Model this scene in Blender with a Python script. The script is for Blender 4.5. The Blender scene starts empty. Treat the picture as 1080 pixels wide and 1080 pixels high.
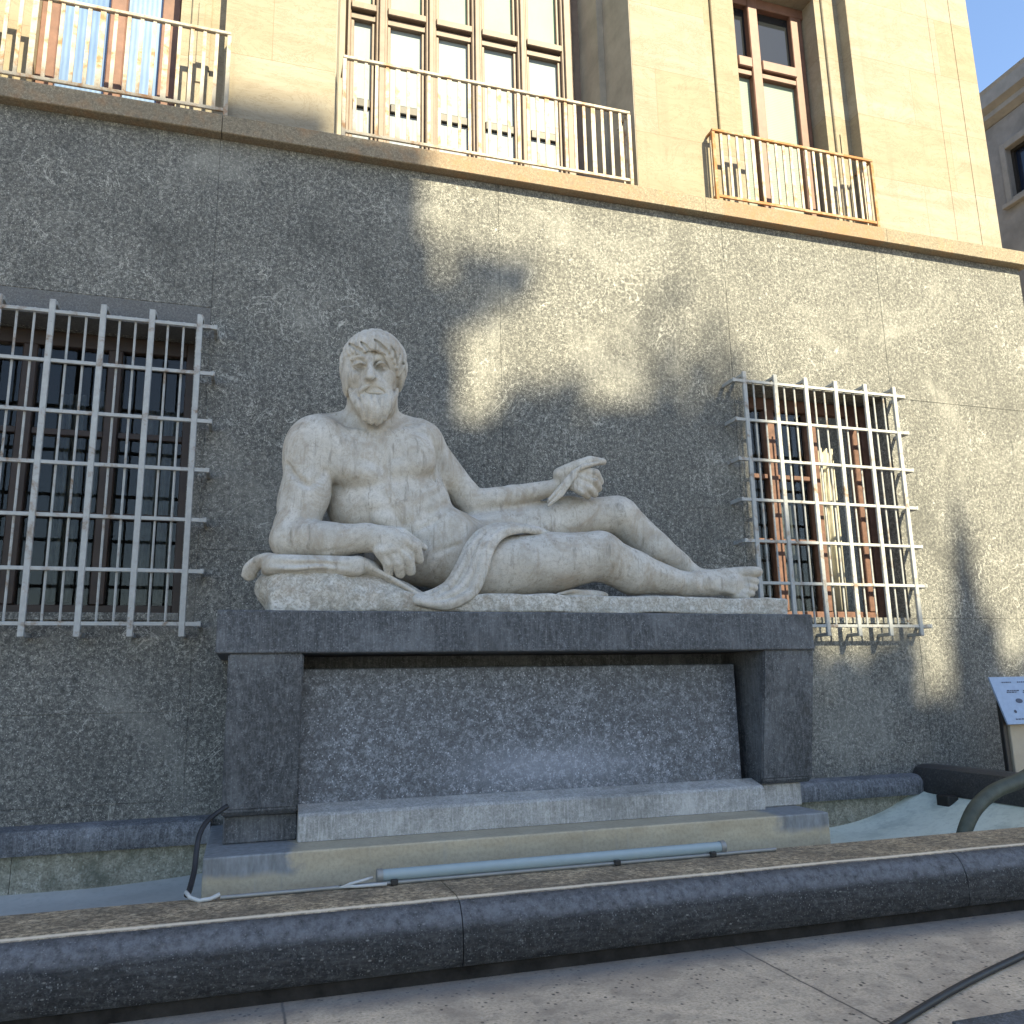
import bpy, bmesh, math, random
import numpy as np
from mathutils import Vector, Matrix
random.seed(7); np.random.seed(7)
rad = math.radians
scene = bpy.context.scene
COL = scene.collection

# ------------------------------------------------------------------ camera
F_PX = 890.0; W = 7.6; EYE = np.array([0.0, -W, 1.6])
YAW, PITCH, ROLL = rad(17.486), rad(11.679), rad(-1.1154)
def cam_axes():
    cy, sy = math.cos(YAW), math.sin(YAW)
    f = np.array([sy*math.cos(PITCH), cy*math.cos(PITCH), math.sin(PITCH)])
    r = np.array([cy, -sy, 0.0]); u = np.cross(r, f)
    r2 = math.cos(ROLL)*r + math.sin(ROLL)*u
    u2 = -math.sin(ROLL)*r + math.cos(ROLL)*u
    return r2, u2, f
CR, CU, CF = cam_axes()
def ray(px, py): return (px-540)*CR - (py-540)*CU + F_PX*CF
def at(px, py, y):                       # point of the photo at depth y (wall face is y=0)
    v = ray(px, py); return EYE + v*((y+W)/v[1])
PXM = 0.0084                             # metres per photo pixel at the statue

# ------------------------------------------------------------------ object helpers
def link(o, parent=None):
    COL.objects.link(o)
    if parent is not None: o.parent = parent
    return o
def tag(o, label=None, cat=None, group=None, kind=None):
    if label: o['label'] = label
    if cat: o['category'] = cat
    if group: o['group'] = group
    if kind: o['kind'] = kind
    return o
def thing(name, label, cat, loc=(0, 0, 0), group=None):
    o = bpy.data.objects.new(name, None); o.location = loc; o.empty_display_size = .2
    COL.objects.link(o); return tag(o, label, cat, group)

class MB:
    """collects boxes, bars, tubes; build() links ONE mesh object"""
    def __init__(s): s.bm = bmesh.new()
    def box(s, x0, x1, y0, y1, z0, z1, bev=0.0, seg=1):
        r = bmesh.ops.create_cube(s.bm, size=1)['verts']
        for v in r:
            v.co = Vector(((x0+x1)/2+v.co.x*(x1-x0), (y0+y1)/2+v.co.y*(y1-y0), (z0+z1)/2+v.co.z*(z1-z0)))
        if bev > 0:
            es = list({e for v in r for e in v.link_edges})
            bmesh.ops.bevel(s.bm, geom=es, offset=bev, segments=seg, affect='EDGES', profile=.5, clamp_overlap=True)
        return s
    def tube(s, pts, r, n=8, caps=True, r_end=None):
        pts = [Vector(p) for p in pts]; rings = []; m = len(pts)
        prev = None
        for i, p in enumerate(pts):
            t = (pts[min(i+1, m-1)]-pts[max(i-1, 0)]).normalized()
            if prev is None:
                a = Vector((0, 0, 1)) if abs(t.z) < .9 else Vector((1, 0, 0))
                u = t.cross(a).normalized()
            else:
                u = (prev - t*prev.dot(t)).normalized()
            prev = u; w = t.cross(u)
            rr = r if r_end is None else r+(r_end-r)*i/max(1, m-1)
            rings.append([s.bm.verts.new(p+u*math.cos(2*math.pi*k/n)*rr+w*math.sin(2*math.pi*k/n)*rr) for k in range(n)])
        for a, b in zip(rings[:-1], rings[1:]):
            for k in range(n):
                s.bm.faces.new((a[k], a[(k+1) % n], b[(k+1) % n], b[k]))
        if caps:
            s.bm.faces.new(rings[0][::-1]); s.bm.faces.new(rings[-1])
        return s
    def prism(s, prof, axis, a, b, bev=0):
        """extrude closed 2-D profile along axis ('x': prof=(y,z); 'y': (x,z); 'z': (x,y))"""
        def mk(p, t):
            return {'x': (t, p[0], p[1]), 'y': (p[0], t, p[1]), 'z': (p[0], p[1], t)}[axis]
        A = [s.bm.verts.new(mk(p, a)) for p in prof]; B = [s.bm.verts.new(mk(p, b)) for p in prof]
        n = len(prof)
        for i in range(n): s.bm.faces.new((A[i], A[(i+1) % n], B[(i+1) % n], B[i]))
        s.bm.faces.new(A[::-1]); s.bm.faces.new(B)
        return s
    def quad(s, *pts):
        s.bm.faces.new([s.bm.verts.new(p) for p in pts]); return s
    def build(s, name, mat, parent=None, smooth=False, loc=None, angle=None):
        me = bpy.data.meshes.new(name)
        bmesh.ops.recalc_face_normals(s.bm, faces=s.bm.faces)
        s.bm.to_mesh(me); s.bm.free()
        if smooth:
            me.polygons.foreach_set('use_smooth', [True]*len(me.polygons))
            if angle: me.set_sharp_from_angle(angle=rad(angle))
        if mat: me.materials.append(mat)
        o = bpy.data.objects.new(name, me)
        link(o, parent)
        if parent is not None:
            o.matrix_parent_inverse = Matrix.Translation(-Vector(parent.location))
        return o

# ------------------------------------------------------------------ signed-distance modeller
class Field:
    def __init__(s, xs, ys, zs):
        s.ax = [np.asarray(a, np.float32) for a in (xs, ys, zs)]
        s.D = np.full([len(a) for a in s.ax], 1.0, np.float32)
    def region(s, lo, hi):
        sl = []
        for i in range(3):
            a = np.searchsorted(s.ax[i], lo[i]); b = np.searchsorted(s.ax[i], hi[i])
            sl.append(slice(max(0, a-1), min(len(s.ax[i]), b+1)))
        return tuple(sl)
    def grid(s, sl):
        return (s.ax[0][sl[0]][:, None, None], s.ax[1][sl[1]][None, :, None], s.ax[2][sl[2]][None, None, :])
    def put(s, sl, d, k, op):
        if 0 in d.shape: return
        o = s.D[sl]
        if op == 'add':
            h = np.maximum(k-np.abs(o-d), 0)/max(k, 1e-6); s.D[sl] = np.minimum(o, d)-h*h*k*.25
        else:
            d = -d; h = np.maximum(k-np.abs(o-d), 0)/max(k, 1e-6); s.D[sl] = np.maximum(o, d)+h*h*k*.25
    def cone(s, a, b, ra, rb, k=.03, op='add'):
        a = np.asarray(a, float); b = np.asarray(b, float); m = max(ra, rb)+k+.035
        sl = s.region(np.minimum(a, b)-m, np.maximum(a, b)+m); X, Y, Z = s.grid(sl)
        ab = b-a; L2 = max(ab@ab, 1e-9)
        t = np.clip(((X-a[0])*ab[0]+(Y-a[1])*ab[1]+(Z-a[2])*ab[2])/L2, 0, 1)
        d = np.sqrt((X-a[0]-t*ab[0])**2+(Y-a[1]-t*ab[1])**2+(Z-a[2]-t*ab[2])**2)-(ra+(rb-ra)*t)
        s.put(sl, d.astype(np.float32), k, op)
    def chain(s, pts, rs, k=.03, op='add'):
        pts = np.array([np.asarray(p, float) for p in pts]); m = max(rs)+k+.035
        sl = s.region(pts.min(0)-m, pts.max(0)+m); X, Y, Z = s.grid(sl); D = None
        for a, b, ra, rb in zip(pts[:-1], pts[1:], rs[:-1], rs[1:]):
            ab = b-a; L2 = max(ab@ab, 1e-9)
            t = np.clip(((X-a[0])*ab[0]+(Y-a[1])*ab[1]+(Z-a[2])*ab[2])/L2, 0, 1)
            d = np.sqrt((X-a[0]-t*ab[0])**2+(Y-a[1]-t*ab[1])**2+(Z-a[2]-t*ab[2])**2)-(ra+(rb-ra)*t)
            D = d if D is None else np.minimum(D, d)
        s.put(sl, D.astype(np.float32), k, op)
    def curve(s, pts, rs, k=.03, op='add', n=5):
        """chain through a smooth (Catmull-Rom) curve"""
        P = [np.asarray(p, float) for p in pts]; P = [2*P[0]-P[1]]+P+[2*P[-1]-P[-2]]; o = []; r = []
        for i in range(1, len(P)-2):
            for j in range(n):
                t = j/n
                o.append(.5*((2*P[i])+(P[i+1]-P[i-1])*t+(2*P[i-1]-5*P[i]+4*P[i+1]-P[i+2])*t*t+(3*P[i]-P[i-1]-3*P[i+1]+P[i+2])*t**3))
                r.append(rs[i-1]*(1-t)+rs[i]*t)
        o.append(P[-2]); r.append(rs[-1]); s.chain(o, r, k, op)
    def ell(s, c, r, k=.03, op='add', rot=(0, 0, 0)):
        """ellipsoid, rot in degrees about x, y, z"""
        c = np.asarray(c, float); r = np.asarray(r, float); m = r.max()+k+.035
        sl = s.region(c-m, c+m); X, Y, Z = s.grid(sl)
        X, Y, Z = X-c[0], Y-c[1], Z-c[2]
        if any(rot):
            from mathutils import Euler
            M = np.array(Euler([rad(q) for q in rot]).to_matrix()).T
            X, Y, Z = (M[i][0]*X+M[i][1]*Y+M[i][2]*Z for i in range(3))
        k0 = np.sqrt((X/r[0])**2+(Y/r[1])**2+(Z/r[2])**2)
        k1 = np.sqrt((X/r[0]**2)**2+(Y/r[1]**2)**2+(Z/r[2]**2)**2)
        d = k0*(k0-1)/np.maximum(k1, 1e-5)
        s.put(sl, d.astype(np.float32), k, op)
    def box(s, lo, hi, rnd=.02, k=.03, op='add'):
        lo = np.asarray(lo, float); hi = np.asarray(hi, float); m = k+.04
        sl = s.region(lo-m, hi+m); X, Y, Z = s.grid(sl)
        c = (lo+hi)/2; h = (hi-lo)/2-rnd
        qx, qy, qz = np.abs(X-c[0])-h[0], np.abs(Y-c[1])-h[1], np.abs(Z-c[2])-h[2]
        d = np.sqrt(np.maximum(qx, 0)**2+np.maximum(qy, 0)**2+np.maximum(qz, 0)**2)+np.minimum(np.maximum(np.maximum(qx, qy), qz), 0)-rnd
        s.put(sl, d.astype(np.float32), k, op)
    def mesh(s):
        D = s.D; S = D < 0
        n = [len(a) for a in s.ax]
        Dx, Dy, Dz = [q-1 for q in n]
        c = np.zeros((Dx, Dy, Dz), np.uint8)
        for i in (0, 1):
            for j in (0, 1):
                for k in (0, 1):
                    c += S[i:Dx+i, j:Dy+j, k:Dz+k]
        act = (c > 0) & (c < 8)
        I = np.argwhere(act); ids = np.full(act.shape, -1, np.int32); ids[act] = np.arange(len(I))
        acc = np.zeros((len(I), 3)); cnt = np.zeros(len(I))
        P = [a.astype(float) for a in s.ax]
        corners = [(i, j, k) for i in (0, 1) for j in (0, 1) for k in (0, 1)]
        for a in corners:
            for axis in range(3):
                if a[axis]: continue
                b = list(a); b[axis] = 1
                ia = I+np.array(a); ib = I+np.array(b)
                da = D[ia[:, 0], ia[:, 1], ia[:, 2]].astype(float); db = D[ib[:, 0], ib[:, 1], ib[:, 2]].astype(float)
                cr = (da < 0) != (db < 0)
                t = np.where(cr, da/np.where(cr, da-db, 1), 0)
                for q in range(3):
                    pa = P[q][ia[:, q]]; pb = P[q][ib[:, q]]
                    acc[:, q] += np.where(cr, pa+(pb-pa)*t, 0)
                cnt += cr
        V = acc/cnt[:, None]
        quads = []
        for axis in range(3):
            u, v = (axis+1) % 3, (axis+2) % 3
            sl0 = [slice(None)]*3; sl1 = [slice(None)]*3
            sl0[axis] = slice(0, n[axis]-1); sl1[axis] = slice(1, n[axis])
            A, B = S[tuple(sl0)], S[tuple(sl1)]
            E = np.argwhere(A != B)
            ok = (E[:, u] > 0) & (E[:, v] > 0) & (E[:, u] < n[u]-1) & (E[:, v] < n[v]-1)
            E = E[ok]; ins = A[E[:, 0], E[:, 1], E[:, 2]]
            q = []
            for du, dv in ((1, 1), (0, 1), (0, 0), (1, 0)):
                C = E.copy(); C[:, u] -= du; C[:, v] -= dv
                q.append(ids[C[:, 0], C[:, 1], C[:, 2]])
            q = np.stack(q, 1)
            q[~ins] = q[~ins][:, ::-1]
            quads.append(q)
        return V, np.concatenate(quads)
    def build(s, name, mat, parent=None, relax=0, disp=None):
        V, Q = s.mesh()
        if relax:
            e = np.concatenate([Q[:, [0, 1]], Q[:, [1, 2]], Q[:, [2, 3]], Q[:, [3, 0]]])
            for _ in range(relax):
                acc = np.zeros_like(V); cn = np.zeros(len(V))
                for a, b in ((0, 1), (1, 0)):
                    for q in range(3): acc[:, q] += np.bincount(e[:, a], V[e[:, b], q], len(V))
                    cn += np.bincount(e[:, a], minlength=len(V))
                V = V*.5+.5*acc/np.maximum(cn, 1)[:, None]
        if disp is not None: V = disp(V)
        me = bpy.data.meshes.new(name)
        me.vertices.add(len(V)); me.vertices.foreach_set('co', V.astype(np.float32).ravel())
        me.loops.add(Q.size); me.loops.foreach_set('vertex_index', Q.astype(np.int32).ravel())
        me.polygons.add(len(Q)); me.polygons.foreach_set('loop_start', np.arange(0, Q.size, 4, dtype=np.int32))
        me.update(calc_edges=True); me.validate()
        me.polygons.foreach_set('use_smooth', np.ones(len(me.polygons), bool))
        if mat: me.materials.append(mat)
        o = bpy.data.objects.new(name, me); link(o, parent)
        if parent is not None: o.matrix_parent_inverse = Matrix.Translation(-Vector(parent.location))
        return o
def axis(lo, hi, step, fine=()):
    """grid line positions, finer inside the given (lo, hi, step) spans"""
    out = [lo]
    while out[-1] < hi:
        st = step
        for a, b, f in fine:
            if a <= out[-1] < b: st = min(st, f)
        out.append(out[-1]+st)
    return np.array(out)
# ------------------------------------------------------------------ the statue
U = PXM
def SP(px, py, y): return at(px, py, y)
def build_statue(m_stone, m_rock, m_cloth=None, q=1.0):
    m_cloth = m_cloth or m_stone
    root = thing('statue', 'weathered grey marble statue of a reclining bearded man lying on the dark stone pedestal', 'statue', tuple(SP(540, 640, -.8)))
    st = .0095*q
    # ---------------- body
    xs = axis(.05, 4.75, st, [(.62, 1.32, .0065*q)])
    zs = axis(2.15, 4.75, st, [(3.65, 4.7, .0065*q)])
    ys = axis(-1.45, -.15, st)
    B = Field(xs, ys, zs)
    c = lambda px, py, y: SP(px, py, y)
    # torso masses
    B.ell(c(402, 490, -.70), (58*U, .30, 50*U), .05, rot=(0, 12, 0))
    B.ell(c(392, 458, -.66), (56*U, .22, 20*U), .06)
    B.ell(c(424, 538, -.74), (50*U, .275, 50*U), .08, rot=(0, -28, 0))
    B.ell(c(398, 532, -.73), (50*U, .265, 42*U), .08)
    B.ell(c(470, 578, -.76), (56*U, .30, 40*U), .08, rot=(0, 15, 0))
    B.ell(c(440, 590, -.72), (52*U, .28, 26*U), .08)
    # neck
    B.cone(c(392, 452, -.70), c(393, 418, -.78), 27*U, 25*U, .05)
    B.cone(c(366, 441, -.72), c(340, 450, -.74), 7*U, 12*U, .07)
    B.cone(c(418, 443, -.70), c(440, 452, -.70), 7*U, 10*U, .07)
    # neck tendons, pit of the throat
    B.cone(c(376, 428, -.93), c(394, 459, -.93), 3.5*U, 3*U, .035)
    B.cone(c(411, 430, -.93), c(400, 459, -.93), 3.5*U, 3*U, .035)
    # collar bones
    B.chain([c(396, 462, -.92), c(375, 457, -.93), c(352, 453, -.86)], [3.4*U, 4.2*U, 4.4*U], .03)
    B.chain([c(402, 462, -.92), c(424, 456, -.92), c(447, 455, -.84)], [3.4*U, 4.2*U, 4.4*U], .03)
    # breast muscles
    B.ell(c(375, 485, -.90), (33*U, .125, 26*U), .05, rot=(0, 14, 5))
    B.ell(c(372, 499, -.90), (30*U, .132, 14*U), .045, rot=(0, 14, 0))
    B.ell(c(388, 502, -.905), (17*U, .125, 11*U), .045, rot=(0, 6, 0))
    B.ell(c(431, 480, -.89), (27*U, .125, 24*U), .05, rot=(0, -2, -5))
    B.ell(c(434, 492, -.89), (24*U, .132, 13*U), .045, rot=(0, -6, 0))
    B.ell(c(418, 497, -.895), (15*U, .122, 11*U), .045)
    B.chain([c(400, 466, -1.035), c(402, 490, -1.055), c(404, 512, -1.05)], [.012, .018, .014], .035, 'sub')
    B.chain([c(350, 505, -1.00), c(372, 517, -1.045), c(398, 515, -1.04)], [.012, .026, .014], .03, 'sub')
    B.chain([c(410, 508, -1.03), c(432, 505.5, -1.04), c(452, 501, -.99)], [.012, .024, .012], .03, 'sub')
    # ribs and side muscles
    for (x0, y0, x1, y1) in ((457, 516, 445, 525), (464, 526, 452, 535)):
        B.cone(c(x0, y0, -.90), c(x1, y1, -.955), 4.5*U, 4*U, .05)
    B.curve([c(400, 519, -.965), c(390, 524, -.955), c(382, 533, -.93)], [3*U, 3*U, 3*U], .06)
    B.curve([c(408, 518, -.965), c(428, 525, -.95), c(446, 540, -.93)], [3*U, 3*U, 3*U], .06)
    for (x, y, rx, rz, rot) in ((397, 531, 12, 9, -15), (419, 529, 12, 9, -15), (406, 548, 13, 9, -20), (430, 544, 13, 9, -20), (420, 566, 15, 10, -25), (443, 560, 14, 10, -25)):
        B.ell(c(x, y, -.968), (rx*U, .055, rz*U), .035, rot=(0, -rot, 0))
    B.chain([c(405, 518, -1.045), c(417, 540, -1.04), c(432, 562, -1.04), c(446, 582, -1.05)], [.010, .012, .012, .008], .03, 'sub')
    B.ell(c(437, 569, -1.045), (3*U, .02, 3.5*U), .02, 'sub')
    # fold above the hip, groin line
    B.chain([c(436, 562, -1.035), c(455, 552, -1.03), c(474, 540, -.98)], [.010, .020, .010], .025, 'sub')
    B.chain([c(447, 588, -1.045), c(464, 582, -1.055), c(484, 574, -1.05)], [.004, .007, .004], .04, 'sub')
    B.ell(c(474, 556, -.86), (24*U, .17, 17*U), .06, rot=(0, 20, 0))
    # right arm (photo left)
    B.ell(c(333, 472, -.79), (30*U, .24, 33*U), .06, rot=(0, 20, 0))
    B.ell(c(327, 484, -.83), (24*U, .185, 27*U), .07, rot=(0, 15, 0))
    B.cone(c(327, 492, -.83), c(315, 552, -.91), 24*U, 20*U, .05)
    B.ell(c(327, 522, -.92), (19*U, .14, 25*U), .04, rot=(0, 12, 0))
    B.ell(c(311, 526, -.80), (16*U, .15, 28*U), .04, rot=(0, 12, 0))
    B.cone(c(309, 556, -.92), c(306, 568, -.95), 18*U, 18*U, .04)
    B.curve([c(304, 490, -.92), c(313, 503, -1.0), c(325, 512, -1.055), c(336, 504, -1.045), c(343, 497, -1.01)], [.004, .007, .008, .006, .002], .06, 'sub')
    B.ell(c(296, 572, -.93), (8*U, .08, 9*U), .05)
    B.cone(c(309, 569, -.97), c(347, 571, -1.08), 19*U, 17*U, .04)
    B.cone(c(345, 571, -1.07), c(388, 567, -1.15), 17*U, 12.5*U, .04)
    B.ell(c(330, 566, -1.03), (28*U, .14, 14*U), .03)
    B.chain([c(306, 583, -1.11), c(340, 583, -1.19), c(372, 577, -1.22)], [.006, .010, .006], .02, 'sub')
    # right hand draped over the rock
    B.cone(c(385, 567, -1.15), c(410, 570, -1.20), 13*U, 13*U, .03)
    B.ell(c(409, 573, -1.20), (19*U, .10, 14*U), .03, rot=(0, 25, 0))
    K = [((424, 569), (438, 576), (442, 590), 6.2), ((418, 576), (430, 588), (433, 602), 6.6), ((410, 580), (420, 593), (422, 605), 6.4), ((401, 581), (409, 594), (410, 606), 5.6)]
    for i, (a, b, e, r) in enumerate(K):
        B.chain([c(*a, -1.245), c(*b, -1.27+.012*i), c(*e, -1.215+.012*i)], [r*U, (r-.5)*U, (r-1.6)*U], .014)
        B.ell(c(a[0]+1, a[1], -1.255), ((r-.8)*U, .05, (r-1)*U), .035)
    for (x0, y0, x1, y1) in ((424, 578, 437, 589), (415, 583, 427, 597), (406, 585, 415, 599)):
        B.cone(c(x0, y0, -1.30), c(x1, y1, -1.30), .008, .013, .012, 'sub')
    B.chain([c(402, 563, -1.15), c(424, 563, -1.17), c(440, 573, -1.16), c(448, 578, -1.15)], [7*U, 5.5*U, 4*U, 3*U], .018)
    for (x0, y0, x1, y1) in ((398, 566, 420, 570), (395, 571, 413, 578)):
        B.cone(c(x0, y0, -1.245), c(x1, y1, -1.285), .010, .014, .04)
    # left arm (photo right)
    B.ell(c(446, 467, -.70), (21*U, .20, 23*U), .05, rot=(0, -25, 0))
    B.cone(c(450, 472, -.68), c(490, 522, -.62), 18*U, 15.5*U, .045)
    B.ell(c(470, 500, -.69), (15*U, .11, 22*U), .03, rot=(0, -38, 0))
    B.cone(c(491, 522, -.61), c(499, 530, -.62), 15*U, 14*U, .03)
    B.cone(c(497, 530, -.63), c(540, 523, -.68), 13.5*U, 11*U, .03)
    B.cone(c(540, 523, -.68), c(586, 514, -.72), 11*U, 8.5*U, .03)
    B.chain([c(457, 478, -.92), c(459, 495, -.91), c(458, 508, -.90)], [.010, .014, .012], .02, 'sub')
    # left hand closed round the wheat stalk
    B.ell(c(597, 506, -.75), (14*U, .09, 12*U), .03, rot=(0, -25, 0))
    B.ell(c(607, 504, -.75), (13*U, .09, 11*U), .03)
    G = [((611, 496), (628, 499), (633, 508), 5.2), ((606, 501), (626, 507), (631, 515), 5.4), ((604, 507), (621, 515), (627, 521), 5.2), ((602, 512), (614, 519), (620, 524), 4.4)]
    for i, (a, b, e, r) in enumerate(G):
        B.chain([c(*a, -.82), c(*b, -.855), c(*e, -.80)], [r*U, (r-.3)*U, (r-1.0)*U], .012)
    for (x0, y0, x1, y1) in ((612, 499.5, 629, 505), (608, 506, 624, 512), (606, 512, 618, 518.5)):
        B.cone(c(x0, y0, -.875), c(x1, y1, -.885), .007, .010, .01, 'sub')
    B.chain([c(590, 500, -.78), c(606, 492, -.83), c(622, 486, -.84), c(636, 487, -.82)], [7*U, 6*U, 5.4*U, 3.8*U], .02)
    B.ell(c(613, 493.5, -.90), (8*U, .035, 2*U), .012, 'sub', rot=(0, -15, 0))
    # far leg
    B.cone(c(508, 572, -.58), c(600, 548, -.56), 33*U, 24*U, .06)
    B.cone(c(600, 548, -.56), c(650, 543, -.60), 24*U, 20*U, .06)
    B.ell(c(651, 542, -.63), (19*U, .14, 18*U), .06)
    B.cone(c(654, 546, -.60), c(688, 578, -.63), 20*U, 18.5*U, .05)
    B.cone(c(688, 578, -.63), c(737, 609, -.70), 17.5*U, 9*U, .05)
    B.curve([c(664, 537, -.70), c(692, 563, -.73), c(722, 590, -.74)], [4*U, 3*U, 3*U], .08)
    B.ell(c(654, 539, -.75), (9*U, .04, 9*U), .06)
    B.cone(c(737, 608, -.70), c(780, 612, -.74), 9*U, 9*U, .03)
    # near leg
    B.cone(c(505, 600, -.86), c(580, 594, -.93), 33*U, 30*U, .06)
    B.cone(c(580, 594, -.93), c(630, 586, -.98), 30*U, 25*U, .06)
    B.ell(c(634, 583, -1.03), (20*U, .15, 20*U), .05)
    B.ell(c(640, 578, -1.12), (9*U, .05, 9*U), .05)
    B.cone(c(634, 588, -.98), c(668, 604, -.97), 24*U, 22*U, .05)
    B.cone(c(668, 604, -.97), c(722, 616, -.93), 22*U, 12*U, .05)
    B.chain([c(648, 578, -1.10), c(684, 601, -1.09), c(714, 611, -1.03)], [3.5*U, 3*U, 2.5*U], .08)
    B.ell(c(560, 592, -1.06), (48*U, .12, 18*U), .05, rot=(0, 6, 0))
    B.chain([c(545, 606, -1.20), c(590, 603, -1.22), c(624, 598, -1.22)], [.006, .012, .006], .03, 'sub')
    # near foot, toes fanned
    B.cone(c(720, 616, -.93), c(752, 617, -.95), 13*U, 12*U, .03)
    B.ell(c(729, 613, -1.01), (6*U, .045, 6*U), .06)
    B.ell(c(769, 616, -.96), (22*U, .11, 13.5*U), .04, rot=(0, 2, 0))
    B.cone(c(735, 612, -.95), c(776, 606, -.97), 10*U, 8*U, .03)
    TO = [(780, 604, 799, 603, 6.4), (779, 612, 797, 613, 4.6), (778, 618, 796, 620, 4.4), (776, 624, 793, 626, 4.2), (774, 628, 788, 631, 3.8)]
    for i, (x0, y0, x1, y1, r) in enumerate(TO):
        mx, my = (x0+x1)/2, (y0+y1)/2
        B.chain([c(x0, y0, -1.0), c(mx+3, my-.5, -1.04), c(x1, y1, -1.02)], [r*U, r*U*.92, r*U*.86], .012)
    for (x0, y0, x1, y1) in ((783, 609, 800, 608.6), (782, 615.4, 799, 616.6), (780, 621.3, 796, 623), (778, 626.6, 791, 628.8)):
        B.cone(c(x0, y0, -1.075), c(x1, y1, -1.075), .006, .012, .008, 'sub')
    for (x0, y0, x1, y1) in ((745, 610, 775, 613), (745, 613, 774, 619), (744, 617, 773, 625)):
        B.cone(c(x0, y0, -1.03), c(x1, y1, -1.045), .010, .012, .05)
    # ---------------- head and face
    B.ell(c(394, 386, -.80), (30*U, .27, 36*U), .03)
    B.ell(c(391, 399, -.90), (23.5*U, .20, 35*U), .05, rot=(0, -3, 0))
    B.ell(c(395, 424, -.90), (21*U, .17, 18*U), .04)
    B.ell(c(391, 374, -.90), (20*U, .13, 12*U), .05)
    B.ell(c(374.5, 398, -.985), (7.5*U, .07, 7*U), .04); B.ell(c(408, 398, -.985), (7.5*U, .07, 7*U), .04)
    for sx in (-1, 1):
        ex = 390.7+sx*11.4
        B.ell(c(ex, 384.4, -1.12), (9.4*U, .085, 6.4*U), .025, 'sub', rot=(0, sx*5, 0))
    for sx in (-1, 1):
        ex = 390.7+sx*11.4
        B.ell(c(ex-sx*.3, 385.8, -1.020), (6.8*U, .060, 4.4*U), .005)
        B.curve([c(ex-sx*6.8, 386.2, -1.06), c(ex-sx*1, 382.4, -1.094), c(ex+sx*7.2, 385.8, -1.04)], [.007, .012, .007], .004)
        B.curve([c(ex-sx*6.2, 387.0, -1.058), c(ex, 389.8, -1.072), c(ex+sx*6.8, 386.8, -1.035)], [.005, .007, .005], .014)
        B.curve([c(390.7+sx*4.5, 378.2, -1.08), c(ex, 376.2, -1.08), c(ex+sx*9, 379.2, -1.02)], [.014, .015, .012], .035)
    B.curve([c(390.6, 377.5, -1.07), c(390.4, 387, -1.115), c(390.6, 397.5, -1.165)], [2.7*U, 2.7*U, 3.9*U], .03)
    B.ell(c(386.4, 398.8, -1.105), (2.8*U, .035, 2.4*U), .02); B.ell(c(395.0, 398.8, -1.105), (2.8*U, .035, 2.4*U), .02)
    B.ell(c(388.0, 401.4, -1.15), (1.5*U, .022, 1.0*U), .008, 'sub'); B.ell(c(393.6, 401.4, -1.15), (1.5*U, .022, 1.0*U), .008, 'sub')
    B.curve([c(382, 393, -1.07), c(380, 401, -1.08), c(379, 408, -1.06)], [.004, .008, .004], .04, 'sub')
    B.curve([c(400, 393, -1.07), c(403, 401, -1.08), c(405, 408, -1.06)], [.004, .008, .004], .04, 'sub')
    B.ell(c(394.5, 408, -1.03), (13*U, .075, 8*U), .04)
    B.curve([c(384, 412.5, -1.08), c(393, 409.6, -1.11), c(402, 410, -1.105), c(408, 414.5, -1.07)], [.012, .022, .022, .012], .006, 'sub')
    B.ell(c(396.5, 415.2, -1.055), (8*U, .042, 2.4*U), .010)
    body = B.build('body', m_stone, root, relax=1)
    # ---------------- beard
    H = Field(axis(.55, 1.35, .0062*q), axis(-1.35, -.55, .0062*q), axis(3.5, 4.2, .0062*q))
    H.ell(c(395, 427, -.93), (20.5*U, .165, 19*U), .03)
    H.ell(c(393, 419, -.93), (22.5*U, .14, 14*U), .05)
    rng = random.Random(3)
    H.ell(c(396, 412, -1.09), (10*U, .14, 3.8*U), .012, 'sub')
    def byf(x, y):      # depth of the beard's front
        dx = (x-395)/25; dy = (y-425)/25
        return -.93-.165*math.sqrt(max(.05, 1-dx*dx-.8*dy*dy))
    for i in range(10):
        t = i/9; xa = 370.5+t*46; ya = 411+10*math.sin(math.pi*t)**.7; xb = 379+t*33; yb = 433+13*math.sin(math.pi*(t*.92+.05))
        pts = []; rs = []
        sw = rng.uniform(1.2, 2.6)*rng.choice((-1, 1)); ph = rng.uniform(0, 2)
        for k in range(6):
            u = k/5; x = xa+(xb-xa)*u+sw*math.sin(ph+u*4.2); y = ya+(yb-ya)*u
            pts.append(c(x, y, byf(x, y)+.004)); rs.append(U*(1.4+2.1*math.sin(math.pi*(.1+.8*u))))
        H.chain(pts, rs, .005)
    for i in range(5):
        t = i/4; xa = 385+t*22; xb = 387+t*19; pts = []; rs = []
        sw = rng.uniform(1., 2.)*rng.choice((-1, 1)); ph = rng.uniform(0, 2)
        for k in range(6):
            u = k/5; x = xa+(xb-xa)*u+sw*math.sin(ph+u*4); y = 418+u*(24+5*math.sin(math.pi*t))
            pts.append(c(x, y, byf(x, y)-.010)); rs.append(U*(1.5+2.2*math.sin(math.pi*(.1+.8*u))))
        H.chain(pts, rs, .005)
    # moustache
    for sx, ex, ey in ((-1, 379, 420), (1, 412.5, 421)):
        H.curve([c(393.5+sx*1.5, 405.6, -1.09), c(393.5+sx*8, 408.2, -1.085), c(393.5+sx*13.5, 413, -1.055), c(ex, ey, -1.03)], [1.5*U, 2.3*U, 2.3*U, 1.2*U], .014)
        H.curve([c(393.5+sx*4, 405.2, -1.08), c(393.5+sx*12, 409, -1.05), c(ex+sx*2, ey-2, -1.00)], [1.4*U, 2.0*U, 1.2*U], .014)
    H.build('beard', m_stone, root)
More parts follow.
